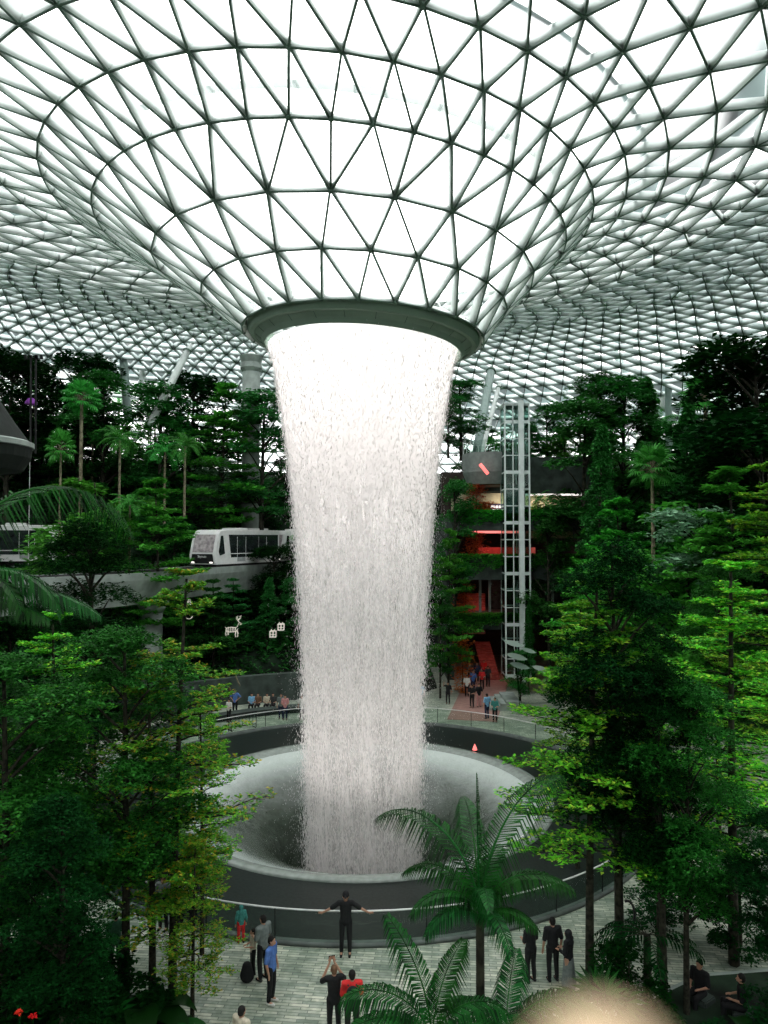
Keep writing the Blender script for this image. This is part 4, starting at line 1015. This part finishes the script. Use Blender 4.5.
# light sculptures
M_LED = mat('led_white', (.8,.78,.7), .5, emit=(1,.93,.8), es=.3)
def wire(name, label, cat, lines, px, py, D, s, r=.035, partname='wire_frame'):
    t = thing(name, label, cat); o_ = at(px, py, D); bm = bmesh.new()
    for ln in lines: tube(bm, [o_+Vector((a[0]*s, (a[2] if len(a) > 2 else 0)*s, a[1]*s)) for a in ln], r, 5)
    obj(partname, fixn(bm), M_LED, t); return t, o_
deer = []
for yy in (-.12,.12):
    deer += [[(-.55,.75,yy),(-.2,.82,yy),(.2,.78,yy),(.35,.85,yy*.6),(.5,1.2,yy*.4)], [(-.55,.75,yy),(-.6,.5,yy),(-.3,.42,yy),(.25,.45,yy),(.4,.7,yy)],
             [(-.55,.55,yy),(-.62,.3,yy),(-.55,0,yy)], [(-.45,.5,yy),(-.40,.25,yy),(-.45,0,yy)], [(.25,.5,yy),(.2,.25,yy),(.22,0,yy)], [(.35,.55,yy),(.42,.28,yy),(.38,0,yy)],
             [(.5,1.2,yy*.4),(.66,1.16,0),(.72,1.08,0),(.55,1.02,0)], [(.5,1.25,yy*.5),(.42,1.4,yy*1.5),(.3,1.6,yy*2),(.36,1.75,yy*2)], [(.42,1.4,yy*1.5),(.58,1.55,yy*2),(.62,1.78,yy*2)]]
for x in (-.4,-.2,0,.2): deer.append([(x,.8,-.12),(x-.02,.6,-.18),(x,.43,-.12),(x,.43,.12),(x-.02,.6,.18),(x,.8,.12),(x,.8,-.12)])
deer.append([(-.58,.75),(-.68,.85)])
wire('reindeer_light', 'white wire reindeer light sculpture on the dark planting below the track', 'light sculpture', deer, 233, 637, 56, .92, .024, 'wire_body')
sn = []
for zc_, rr_ in ((.35,.35),(.9,.25),(1.28,.17)):
    for ax_ in range(3):
        L_ = []
        for k in range(13):
            a = 2*PI*k/12; cx_, sx_ = math.cos(a)*rr_, math.sin(a)*rr_
            L_.append(((cx_, zc_+sx_, 0), (cx_*.7, zc_+sx_, cx_*.7), (cx_, zc_, sx_))[ax_])
        sn.append(L_)
sn.append([(-.15,1.45),(.15,1.45),(.08,1.6),(-.08,1.6),(-.15,1.45)])
wire('snowman_light', 'white wire snowman light sculpture left of the reindeer', 'light sculpture', sn, 189, 619, 52, .85, .025)
for i, (px, py, lb) in enumerate(((273,637,'lower of two white wire gift box lights beside the waterfall'), (281,630,'upper of two white wire gift box lights beside the waterfall'))):
    L_ = []
    for zz in (0,.6): L_.append([(-.3,zz,-.3),(.3,zz,-.3),(.3,zz,.3),(-.3,zz,.3),(-.3,zz,-.3)])
    for x in (-.3,0,.3):
        for y in (-.3,.3): L_.append([(x,0,y),(x,.6,y)])
    L_ += [[(0,.6),(-.2,.8),(-.2,.6)], [(0,.6),(.2,.8),(.2,.6)], [(-.3,.3,-.3),(.3,.3,-.3)]]
    wire('gift_box_light', lb, 'light sculpture', L_, px, py, 56, .75, .025)
# small pink lamp at the pool edge, right
p = floor_at(476,749); v = Vector((p.x-AX,p.y-AY)).normalized()*(RB+.35)
lp = thing('pool_lamp', 'small glowing pink lamp at the far right of the basin rim', 'lamp'); obj('bulb', lathe([(.01,.32),(.10,.12),(.14,-.02),(.01,-.1)], 12, (AX+v.x,AY+v.y)), M_REDL, lp, True); obj('base', lathe([(.2,-.12),(.2,-.02),(.01,-.02)], 12, (AX+v.x,AY+v.y)), M_BLACK, lp)
# stone steps far plaza right
st = thing('stone_steps', 'dark stone steps right of the red walkway', 'steps'); p = floor_at(494,707)
bm = bmesh.new()
for k in range(4): bx(bm, p.x+.35+.28*k, p.y+.4, .09+.16*k, 1.6-.2*k, 3.2, .18)
obj('treads', bm, M_CONC, st)

# ------------------------------------------------------------------ FORESTS
HP = [make_tree('tiered', 31, 9, 3.4, .30, L_HILL, dens=.75, tiers=10, base=.2, name='tiered_tree', trunk_r=.13, lift=.06),
      make_tree('tiered', 32, 9, 3.0, .28, L_HILLB, dens=.75, tiers=11, base=.15, name='tiered_tree', trunk_r=.12, lift=.08),
      make_tree('bushy', 33, 9, 2.6, .30, L_HILL, dens=1.0, base=.25, name='dense_tree'),
      make_tree('bushy', 34, 9, 3.0, .33, L_DARK, dens=1.0, base=.3, name='dark_tree'),
      make_tree('cone', 35, 9, 2.1, .30, L_HILL, dens=1.2, base=.12, name='conical_tree'),
      make_tree('bushy', 36, 8, 3.0, .42, L_HILLB, dens=.8, base=.3, name='broad_tree'),
      make_palm(37, 6.0, 18, 2.3, L_PALMH, M_BARKL, name='feather_palm', npair=20, ll=.6, lw=.07, trunk_r=.1),
      make_fanpalm(38, 9, 30, 1.45, L_PALMH, M_BARKL, tr=.12),
      make_tree('round', 39, 5, 2.2, .42, L_PALE, dens=.9, base=.2, name='pale_leaved_tree')]
HK = [('dark green tree with flat layered branches','tree'),('mid green tree with flat layered branches','tree'),('dense bushy green tree','tree'),('very dark rounded tree','tree'),
      ('narrow cone shaped green tree','tree'),('bright broad leaved tree','tree'),('feather leaved palm','palm'),('slim fan leaved palm','palm'),('small tree with pale grey green leaves','tree')]
def hill(k, x, y, top, where, group=None, s=None):
    g_ = ground(x, y)-.15; p_ = HP[k]
    s_ = s or max(.35, (top-g_)/p_['h'])
    lb = '%s %s' % (HK[k][0], where)
    return place(p_, (x, y, g_), R.uniform(0,6.28), s_, lb, HK[k][1], group)
def sky_tree(k, px, py, D, where, fat=1.0):
    p = at(px, py, D); g_ = ground(p.x, p.y)-.15; s_ = (p.z-g_)/HP[k]['h']
    if 4 < p.x < 20 and 60 < p.y < 80: g_ = 19.0 if p.z > 21 else 17.0; s_ = (p.z-g_)/HP[k]['h']; fat *= 1.4
    if s_*HP[k]['h'] > 15: g_ = p.z-15; s_ = 15/HP[k]['h']
    r = place(HP[k], (p.x, p.y, g_), R.uniform(0,6.28), (s_*fat, s_*fat, s_), '%s %s' % (HK[k][0], where), HK[k][1])
    return r
# skyline trees, left to right
for a in ((3,8,356,64,'topmost at the far left edge, against the glass roof'),(3,33,360,70,'against the glass roof behind the two masts'),(3,78,357,70,'against the glass roof, second tall crown from the left'),
          (2,104,372,68,'between the dark crown and the slanted strut'),(2,160,384,68,'at the foot of the slanted roof strut'),(3,190,378,72,'right of the slanted roof strut'),
          (1,222,384,66,'below the roof, left of the concrete pier'),(2,262,392,66,'right at the concrete pier behind the spray'),
          (2,461,380,64,'between the waterfall and the grey strut'),(2,448,405,62,'touching the right edge of the waterfall'),
          (5,500,432,72,'behind the drum balcony'),(2,547,406,74,'on the roof garden right of the lift'),(2,528,425,70,'small one right of the lift top'),(5,565,430,72,'low one above the dark wall'),
          (2,600,374,62,'tall one above the right terraces'),(2,622,378,60,'tall twin right of the terraces'),(2,582,400,58,'left edge of the tall right group'),
          (4,652,378,60,'with pointed top left of the dark pole'),(4,683,405,54,'just right of the dark pole'),(7,705,384,56,'standing tall against the roof at right'),
          (3,760,338,40,'huge crown at the right edge against the roof'),(4,728,402,46,'below the slim tall palm at right'),(3,742,372,44,'left part of the big right edge crown'),(3,768,420,36,'below the huge right edge crown')):
    sky_tree(*a[:4], a[4], 1.0 if a[0] != 4 else .8)
# mid hillside individuals that read clearly
for a in ((7,82,388,58,'with round crown above the left hillside',1),(7,61,438,54,'with thin pale trunk left of the round crowned one',.7),(5,100,478,54,'with upright bright leaves in the left middle',1),
          (6,120,440,58,'spreading in the middle of the left hillside',1),(6,165,452,60,'with bright fronds right of the hillside middle',1),(6,185,446,60,'right twin of the bright fronded pair',1),(8,220,452,67,'beside the waterfall, left hillside',1.15),
          (1,160,480,52,'above the train, left hillside',1),(6,130,505,52,'low on the left hillside above the track',.9),(4,598,426,50,'pale trunked, centre right hillside',.7),
          (7,652,455,44,'in the middle of the right hillside',.9),(1,622,500,46,'spreading left of the middle right palm',1),(8,700,500,36,'large leaves on the right slope',1),(5,690,500,38,'on the right slope below the dark pole',1),
          (1,602,520,54,'just right of the terrace building',1),(2,548,520,57.5,'small on the upper terrace right of the lift',.7),(6,538,500,58.8,'small on the upper terrace ledge',.6),
          (1,738,470,33,'with bright layers near the right edge',1),(2,455,480,58,'between waterfall and terraces, upper',.6),(1,448,530,56,'between waterfall and terraces, middle',.6),(2,440,590,55,'between waterfall and terraces, lower',.6),
          (4,528,600,57,'in front of the terrace posts',.5),(1,572,600,54,'right of the lower terraces',.6),(2,520,650,52,'behind the bright tree at the far plaza',1)):
    k, px, py, D, wh, fat = a; p = at(px, py, D); g_ = ground(p.x, p.y)-.1
    hh = p.z-g_
    if k in (6,8) : s_ = 1.0*fat; zb = p.z-HP[k]['h']*s_
    else: s_ = min(hh, 12)/HP[k]['h']; zb = p.z-HP[k]['h']*s_; s_ = (s_*fat, s_*fat, s_)
    place(HP[k], (p.x, p.y, zb), R.uniform(0,6.28), s_, HK[k][0]+' '+wh, HK[k][1])
# filling the slopes: poisson scatter inside what the camera can see
pts = []
tries = 0
while tries < 20000 and len(pts) < 300:
    tries += 1; y = R.uniform(30, 84); x = R.uniform(-.62, .62)*y; r = math.hypot(x-AX, y-AY)
    g_ = ground(x, y)
    if g_ < 1.2 or r > 55: continue
    if 1.5 < x < 20.5 and 46 < y < 79: continue
    if x > 17 and R.random() < .0: continue
    md = 2.1 if y < 60 else 2.6
    if any((x-a)**2+(y-b)**2 < md*md for a, b in pts): continue
    if any((x-a)**2+(y-b)**2 < 2.9**2 for a, b in main+back): continue
    pts.append((x, y))
for x, y in pts:
    k = R.choices(range(9), (30,16,22,14,10,8,9,4,5))[0]; g_ = ground(x, y)
    hgt = R.uniform(5.5,8.5)
    # keep crowns under the sight line of the trains
    nt_ = min(((x-a)**2+(y-b)**2)**.5 for a, b in main); front = y < 60 and x < 0
    if x < 0 and y < 62: hgt = min(hgt, max(2.2, 9.0-g_)) if (x > -33) else hgt
    if k in (6,7): hgt = max(hgt, 5.5) if not (x < 0 and y < 62) else hgt
    s_ = hgt/HP[k]['h'] if k != 8 else R.uniform(.6,.9)
    px = 384+F*x/y
    side = 'left' if x < AX else 'right'; depth = 'lower' if g_ < 5.5 else ('middle' if g_ < 13 else 'upper')
    place(HP[k], (x, y, g_-.15), R.uniform(0,6.28), s_, '%s growing on the %s part of the %s hillside' % (HK[k][0], depth, side), HK[k][1], '%s trees, %s %s hillside' % (HP[k].name.split('.')[0].replace('_',' '), depth, side))
# ground cover
gp = []
while len(gp) < 26000:
    y = R.uniform(28, 84); x = R.uniform(-.62,.62)*y; g_ = ground(x, y)
    if g_ < .3 or math.hypot(x-AX, y-AY) > 57: continue
    gp.append((x, y, g_+R.uniform(-.1,.9)))
P = rosettes(gp, 4, .42, NR, up=.4)
V, Fq = leaf_arrays(*P); o = obj('ground_cover', mesh_np('ground_cover', V, Fq, [L_HILL]), None); tag(o, 'leafy undergrowth covering the hillside soil between the trees', 'undergrowth', kind='stuff')

# hedges on the terraces
def hedge(x0, x1, y, z0, z1, label, m=L_HILLB, n=2600, hang=1.0):
    t = thing('hanging_hedge', label, 'hedge'); q = np.stack([NR.uniform(x0,x1,n), y+NR.uniform(-.35,.45,n), NR.uniform(0,1,n)], 1)
    top = z1-.12*NR.random(n); q[:,2] = top-(z1-z0)*(q[:,2]**1.8)*(.75+.25*np.sin(q[:,0]*3.1)*np.sin(q[:,0]*1.3+1)); q[:,1] -= .15*(z1-q[:,2])*.2
    V, Fq = leaf_arrays(*rosettes(q, 5, .17, NR, up=0)); obj('foliage', mesh_np('foliage', V, Fq, [m]), None, t)
    bm = bmesh.new(); bx(bm, (x0+x1)/2, y+.35, z1-.45, x1-x0, .5, .5); obj('planter', bm, M_CONCD, t)
hedge(6.2,17.3,58.3,13.1,14.45,'hanging hedge along the top planted terrace')
hedge(6.0,16.2,58.8,9.3,10.85,'hanging hedge along the middle planted terrace')
hedge(6.0,13.0,59.3,4.7,6.0,'hanging hedge along the lowest planted terrace')
for px, py, D, z0, h_, lb in ((476,495,59.6,14.0,2.6,'orange flowering climber under the drum balcony'),(484,507,59.8,14,1.1,'small orange bush beside the lit sign'),(475,560,59.9,10.4,2.2,'orange climber at the left end of the red lit terrace'),
                              (465,605,59.9,5.7,2.6,'orange climber beside the red stair'),(462,660,57.2,0,4.2,'tall orange lit climber left of the red walkway')):
    p = at(px, py, D); t = thing('climber', lb, 'plant'); n = 420; q = np.stack([NR.normal(p.x,.42,n), NR.normal(p.y,.3,n), z0+h_*NR.random(n)], 1)
    V, Fq = leaf_arrays(*rosettes(q, 4, .2, NR, up=0)); obj('leaves', mesh_np('leaves', V, Fq, [L_ORANGE]), None, t); obj('stem', T([(p.x,p.y,z0),(p.x+.1,p.y,z0+h_*.8)], [.06,.02], 6), M_BARK, t)
p = at(537,508,59); t = thing('flower_bush', 'small yellow flower bush right of the lift on the top terrace', 'plant'); q = np.stack([NR.normal(p.x,.3,120), NR.normal(p.y,.2,120), NR.normal(p.z,.35,120)], 1)
V, Fq = leaf_arrays(*rosettes(q, 4, .18, NR)); obj('flowers', mesh_np('flowers', V, Fq, [leafmat('petal_yellow',(.5,.4,.02),(.8,.7,.1))]), None, t); obj('stem', T([(p.x,p.y,14),(p.x,p.y,p.z)], .04, 6), M_BARK, t)
# three big pale leaves right of the walkway
t = thing('pale_leaf_plant', 'plant with a few large pale grey green leaves right of the walkway', 'plant'); VV = []; FF = []; b = 0
for i, (px, py, l_) in enumerate(((513,643,1.2),(516,656,1.3),(519,665,1.25),(528,650,.9),(540,668,1.1))):
    p = at(px, py, 50); 
    for k in range(7):
        u = k/6-.5; w = .26*math.cos(u*PI)**.7*l_; VV += [p+Vector((u*l_*1.1, -.1, -.25*u*l_+w*.55)), p+Vector((u*l_*1.1,-.25,-.25*u*l_)), p+Vector((u*l_*1.1,-.45,-.25*u*l_-w*.55))]
    for k in range(6):
        for j in (0,1): FF.append((b+k*3+j, b+k*3+j+1, b+k*3+j+4, b+k*3+j+3))
    b += 21
obj('leaves', mesh_np('leaves', [tuple(v) for v in VV], FF, [leafmat('leaf_silver',(.22,.33,.27),(.38,.48,.42))]), None, t)
bp_ = at(520,690,50.3); bm = bmesh.new()
for px, py in ((513,643),(516,656),(519,665),(528,650),(540,668)): tube(bm, [(bp_.x,bp_.y,0), (bp_.x-.1,bp_.y,1.5), at(px,py,50)], .03, 5)
obj('stems', bm, L_DARK, t)

# ------------------------------------------------------------------ FOREGROUND TREES
FG = {'A': make_tree('tiered', 51, 12, 2.9, .17, L_BRIGHT, dens=.8, tiers=13, base=.33, name='umbrella_branched_tree', trunk_r=.13, lift=.10),
      'B': make_tree('tiered', 52, 12, 2.7, .15, L_YELLOW, dens=.8, tiers=12, base=.28, name='umbrella_branched_tree', trunk_r=.12, lift=.16),
      'C': make_tree('bushy', 53, 12, 2.3, .15, L_DARK, dens=1.8, base=.38, name='dark_leaved_tree', trunk_r=.18),
      'D': make_tree('bushy', 54, 12, 2.6, .15, L_MID, dens=1.7, base=.35, name='glossy_leaved_tree', trunk_r=.16)}
def fg(key, px, py_base, py_top, label, fat=1.0, rz=None, D=None):
    g_ = floor_at(px, py_base) if D is None else None
    if D is not None: q = at(px, 600, D); g_ = Vector((q.x, q.y, 0))
    topz = at(px, py_top, g_.y).z; s = topz/12.0
    return place(FG[key], (g_.x, g_.y, 0), R.uniform(0,6.28) if rz is None else rz, (s*fat, s*fat, s), label, 'tree')
fg('B', 196, 0, 838, 'low sparse layered tree reaching over the paving left of the blue shirted person', 1.35, D=18.2)
fg('A', 590, 985, 575, 'bright green tree with flat layered branches right of the pool', 1.12)
fg('C', 620, 988, 535, 'very dark dense tree right behind the bright layered one', .72)
fg('A', 728, 0, 560, 'green layered tree behind the right trunks', 1.15, D=21)
fg('D', 687, 1024, 680, 'slim trunked glossy tree, rightmost of the clear trunks', .75)
fg('C', 664, 1012, 650, 'thick trunked dark tree at the right of the plaza', .75)
fg('A', 775, 0, 462, 'bright green layered tree at the right edge', .9, D=27)
fg('D', 715, 0, 560, 'glossy tree above the right group', .7, D=30)
fg('C', 790, 0, 800, 'dark tree filling the lower right edge', 1.0, D=17)
fg('D', 735, 0, 800, 'dark glossy tree between the right trunks', .9, D=22)
fg('A', 575, 0, 600, 'lower bright green layered tree beside the basin', .85, D=27)
fg('B', 172, 1005, 566, 'yellow tipped layered tree left of the pool, its trunk nearest the rail', .95)
fg('B', 152, 1014, 655, 'slender layered tree just left of the yellow tipped one', 1.1)
fg('D', 125, 1022, 625, 'thick dark trunked tree among the left group', .9)
fg('A', 60, 0, 610, 'green layered tree in the left group', 1.0, D=20)
fg('C', 30, 0, 640, 'very dark dense tree in the left group', 1.0, D=21)
fg('D', 12, 0, 650, 'glossy dark tree at the left edge', 1.1, D=17)
fg('C', 95, 0, 515, 'black looking crown rising to the track beam at left', .95, D=29)
fg('A', 205, 0, 690, 'low layered tree reaching over the left of the basin', .85, D=21.5)
fg('C', 70, 0, 790, 'low dark tree over the bottom left planting', .9, D=15)
fg('C', 655, 0, 740, 'low dark tree in the shade of the right group', .85, D=21)
# undergrowth individuals, bottom
UG = [make_bigleaf(61, 11, 1.2, L_BROAD, 'broad_leaf_plant'), make_fanpalm(62, .5, 16, 1.3, L_PALM, M_BARK, 'dwarf_palm', .08), make_tree('round', 63, 1.8, 1.1, .12, L_DARK, dens=1.0, base=.1, name='shrub', trunk_r=.04, cat='shrub')]
UL = ['broad leaved green plant', 'dark dwarf palm', 'small dark shrub']; UC = ['plant','palm','shrub']
for k, px, D, s, wh in ((0,140,17.6,1.1,'at the foot of the left trunks'),(0,160,17.2,1.0,'right end of the left planting'),(0,118,17.0,.9,'left of the others at the left trunks'),(2,100,17.2,1.3,'under the left trees, right one'),(2,75,17.6,1.3,'under the left trees, middle one'),
                        (2,40,18,1.4,'under the left trees, left one'),(1,95,16.8,1.0,'at the bottom of the left planting'),(2,20,17,1.5,'in the bottom left corner'),(1,50,18.5,1.2,'in the left planting behind the shrubs'),
                        (2,655,22.5,1.0,'round in front of the right trunks'),(2,735,21.5,1.1,'by the plaza steps at right'),(2,625,18.3,1.0,'just above the blurred finger'),(1,600,17.6,1.0,'left of the blurred finger'),
                        (2,718,16.9,.6,'bottom right, under the seated figures'),(2,775,17.6,.9,'in the bottom right corner'),(0,748,16.9,.7,'bottom right near the corner'),(2,678,16.9,.6,'right of the blurred finger')):
    q = at(px, 800, D); place(UG[k], (q.x, q.y, 0.02), R.uniform(0,6.28), s, '%s %s' % (UL[k], wh), UC[k])
# planting bed kerbs
for i, (poly, lb) in enumerate(((((-11,14),(-4.6,14),(-4.4,17.6),(-6.2,19.4),(-11,19.4)),'low stone planter bed under the left trees'), (((3.6,14),(12,14),(12,20.6),(8.6,20.2),(5.6,18.4)),'low stone planter bed under the right trees'))):
    t = thing('planter_bed', lb, 'planter'); bm = bmesh.new(); prism(bm, poly, .0, .22, 'z'); obj('kerb', fixn(bm), M_CONC, t)
    cx_ = sum(p[0] for p in poly)/len(poly); cy_ = sum(p[1] for p in poly)/len(poly)
    bm = bmesh.new(); prism(bm, [(cx_+(x-cx_)*.95, cy_+(y-cy_)*.93) for x, y in poly], .2, .26, 'z'); obj('soil', fixn(bm), M_SOIL, t)
for px, py, D_, rz_, lb in ((700,985,19.0,2.2,'low stone block under the seated figure between the right trunks'),(742,1000,18.4,1.2,'low stone block under the seated figure nearest the bottom right corner')):
    q = at(px, py, D_); bm = bmesh.new(); bx(bm, 0,-.02,.2,.55,.5,.4); bmesh.ops.bevel(bm, geom=bm.edges[:], offset=.03, segments=2, affect='EDGES')
    o = obj('stone_bench', bm, M_CONCD); o.location = (q.x, q.y, 0); o.rotation_euler = (0,0,rz_); tag(o, lb, 'bench')
# small prop post and fern-like sapling right
t = thing('sapling', 'young sapling with drooping side leaves between the right trunks', 'sapling'); q = floor_at(648,1010)
rng = np.random.default_rng(5); sg_ = [((q.x,q.y,0),(q.x,q.y,1.9),.12,.09)]; VV = []; FF = []; b = 0
for az in (2.6,3.4,3.0,.2,-.4,1.6,4.6,2.1):
    s2, V_, F_ = frond_geo(rng, 1.5, .25, az, 1.1, 14, .34, .07, (q.x,q.y,1.9), .9); sg_ += s2; VV += V_; FF += [tuple(i+b for i in f) for f in F_]; b += len(V_)
obj('stem', segs_mesh('stem', sg_, M_BARK, 6), None, t); obj('leaves', mesh_mixed('leaves', VV, FF, [L_DARK]), None, t)
t = thing('rope_loop', 'dark loop of rope hanging on the second right trunk', 'rope'); q = floor_at(620,988); L_ = [(q.x+.18+.2*math.cos(a), q.y-.12, 2.0+.38*math.sin(a)) for a in np.linspace(-1.9,1.9,14)]; obj('loop', T(L_, .035, 6), M_BLACK, t)
# small pyramid lantern bottom left, red flowers
q = at(45,965,17.5); t = thing('lantern', 'small white pyramid lantern in the bottom left planting', 'lantern')
bm = bmesh.new(); bmesh.ops.create_cone(bm, cap_ends=True, segments=4, radius1=.22, radius2=.01, depth=.3, matrix=Matrix.Translation((q.x,q.y,q.z+.16))); obj('shade', bm, M_WHITE, t); obj('post', T([(q.x,q.y,.2),(q.x,q.y,q.z+.02)], .03, 6), M_BLACK, t)
for i, (px, py, lb) in enumerate(((20,1012,'left red blossom in the bottom left corner'),(33,1016,'right red blossom in the bottom left corner'))):
    q = at(px, py, 13.5); t = thing('red_flower', lb, 'flower'); V, Fq = leaf_arrays(*rosettes([(q.x,q.y,q.z)]*4, 5, .09, NR)); obj('petals', mesh_np('petals', V, Fq, [leafmat('petal_red',(.5,.01,.01),(.65,.02,.02)) if 'petal_red' not in MATS else MATS['petal_red']]), None, t); obj('stem', T([(q.x,q.y,.2),(q.x,q.y,q.z)], .015, 5), L_DARK, t)

# ------------------------------------------------------------------ FOREGROUND PALMS
def fpalm(px, py, D, fr, seed, label, ll=.5, npair=52, hang=.8, lw=.03):
    top = at(px, py, D); L = max(f[2] for f in fr)
    pm = make_palm(seed, top.z, len(fr), L, L_PALM, M_BARK, name='coconut_palm', trunk_r=.07, npair=npair, ll=ll, lw=lw, fronds=fr, hang=hang, perfrond=True)
    pm.location = (top.x, top.y, 0); pm['label'] = label
fpalm(480, 918, 10.5, [(1.60,0,2.05,.02),(1.46,PI-.75,2.75,2.25),(1.25,PI+.3,1.35,2.3),(1.46,.75,2.95,1.75),(1.5,-PI/2,1.4,2.1),(1.35,-.2,1.7,2.1),(1.15,.35,1.6,2.0),(.9,-.6,1.0,1.7),(.9,PI+.5,1.1,2.0),(1.3,1.6,2.2,1.5),(1.0,1.2,1.6,1.4),(.9,-1.3,1.2,1.9),(1.3,2.6,1.6,2.2)], 71,
      'young palm with an upright spear and arching fronds at the bottom centre', .55, 64, 1.25, .026)
fpalm(432, 1040, 9.5, [(1.25,PI-.15,1.5,2.0),(.95,PI+.2,1.35,1.7),(1.5,2.5,1.6,.9),(1.15,.2,1.3,2.1),(.8,-.2,1.3,1.6),(1.3,-1.2,.9,1.8),(.5,PI-.3,1.2,1.3),(1.45,.9,1.3,1.2),(.3,PI+.4,1.1,1.0)], 72, 'lower palm crown at the bottom edge left of the young palm', .45, 60, 1.15, .024)
fpalm(505, 1040, 9.8, [(1.15,.1,1.5,1.9),(.85,-.4,1.4,1.7),(1.3,2.9,1.0,1.8),(.6,.4,1.6,1.2),(1.3,1.2,1.2,1.2),(.5,-.8,1.2,1.2)], 73, 'lowest palm crown at the bottom edge left of the blurred finger', .5, 60, 1.2, .024)
fpalm(-55, 600, 5.6, [(1.42,1.1,2.5,2.5),(.95,.0,1.15,2.3),(.42,.15,1.22,1.15),(1.0,-.3,.95,2.4),(.2,-.1,.9,.8),(1.3,2.2,1.5,1.6),(.6,2.8,1.5,1.6),(.5,-1.8,1.2,1.8)], 74, 'large palm fronds hanging in from the left edge', .42, 60, 1.15, .022)

# ------------------------------------------------------------------ CAMERA, LIGHT
cam = bpy.data.cameras.new('camera'); co = bpy.data.objects.new('camera', cam); C.objects.link(co); bpy.context.scene.camera = co
cam.sensor_fit = 'VERTICAL'; cam.sensor_height = 36; cam.sensor_width = 27; cam.lens = F/1024*36; cam.clip_start = .01; cam.clip_end = 400
co.location = (0,0,EYE); co.rotation_euler = (PI/2+TH,0,0)
cam.dof.use_dof = True; cam.dof.focus_distance = 32; cam.dof.aperture_fstop = 3.4
w = bpy.data.worlds.new('world'); bpy.context.scene.world = w; w.use_nodes = True; nt = w.node_tree; bg = nt.nodes['Background']
tc = nt.nodes.new('ShaderNodeTexCoord'); nz = nt.nodes.new('ShaderNodeTexNoise'); nz.inputs['Scale'].default_value = 2; cr = nt.nodes.new('ShaderNodeValToRGB')
cr.color_ramp.elements[0].color = (.93,.96,.98,1); cr.color_ramp.elements[1].color = (1,.99,.97,1); nt.links.new(tc.outputs['Generated'], nz.inputs[0]); nt.links.new(nz.outputs[0], cr.inputs[0]); nt.links.new(cr.outputs[0], bg.inputs[0])
bg.inputs[1].default_value = 3.6
sc = bpy.context.scene
sc.view_settings.view_transform = 'Standard'; sc.view_settings.look = 'None'; sc.view_settings.gamma = 1; sc.view_settings.exposure = 0; sc.view_settings.use_curve_mapping = False
cy = sc.cycles; cy.max_bounces = 6; cy.diffuse_bounces = 3; cy.glossy_bounces = 2; cy.transmission_bounces = 4; cy.transparent_max_bounces = 24; cy.use_denoising = True; cy.caustics_reflective = False; cy.caustics_refractive = False
cy.sample_clamp_indirect = 4
for o in bpy.data.objects:
    for k in ('used','placed','h'):
        if k in o.keys(): del o[k]
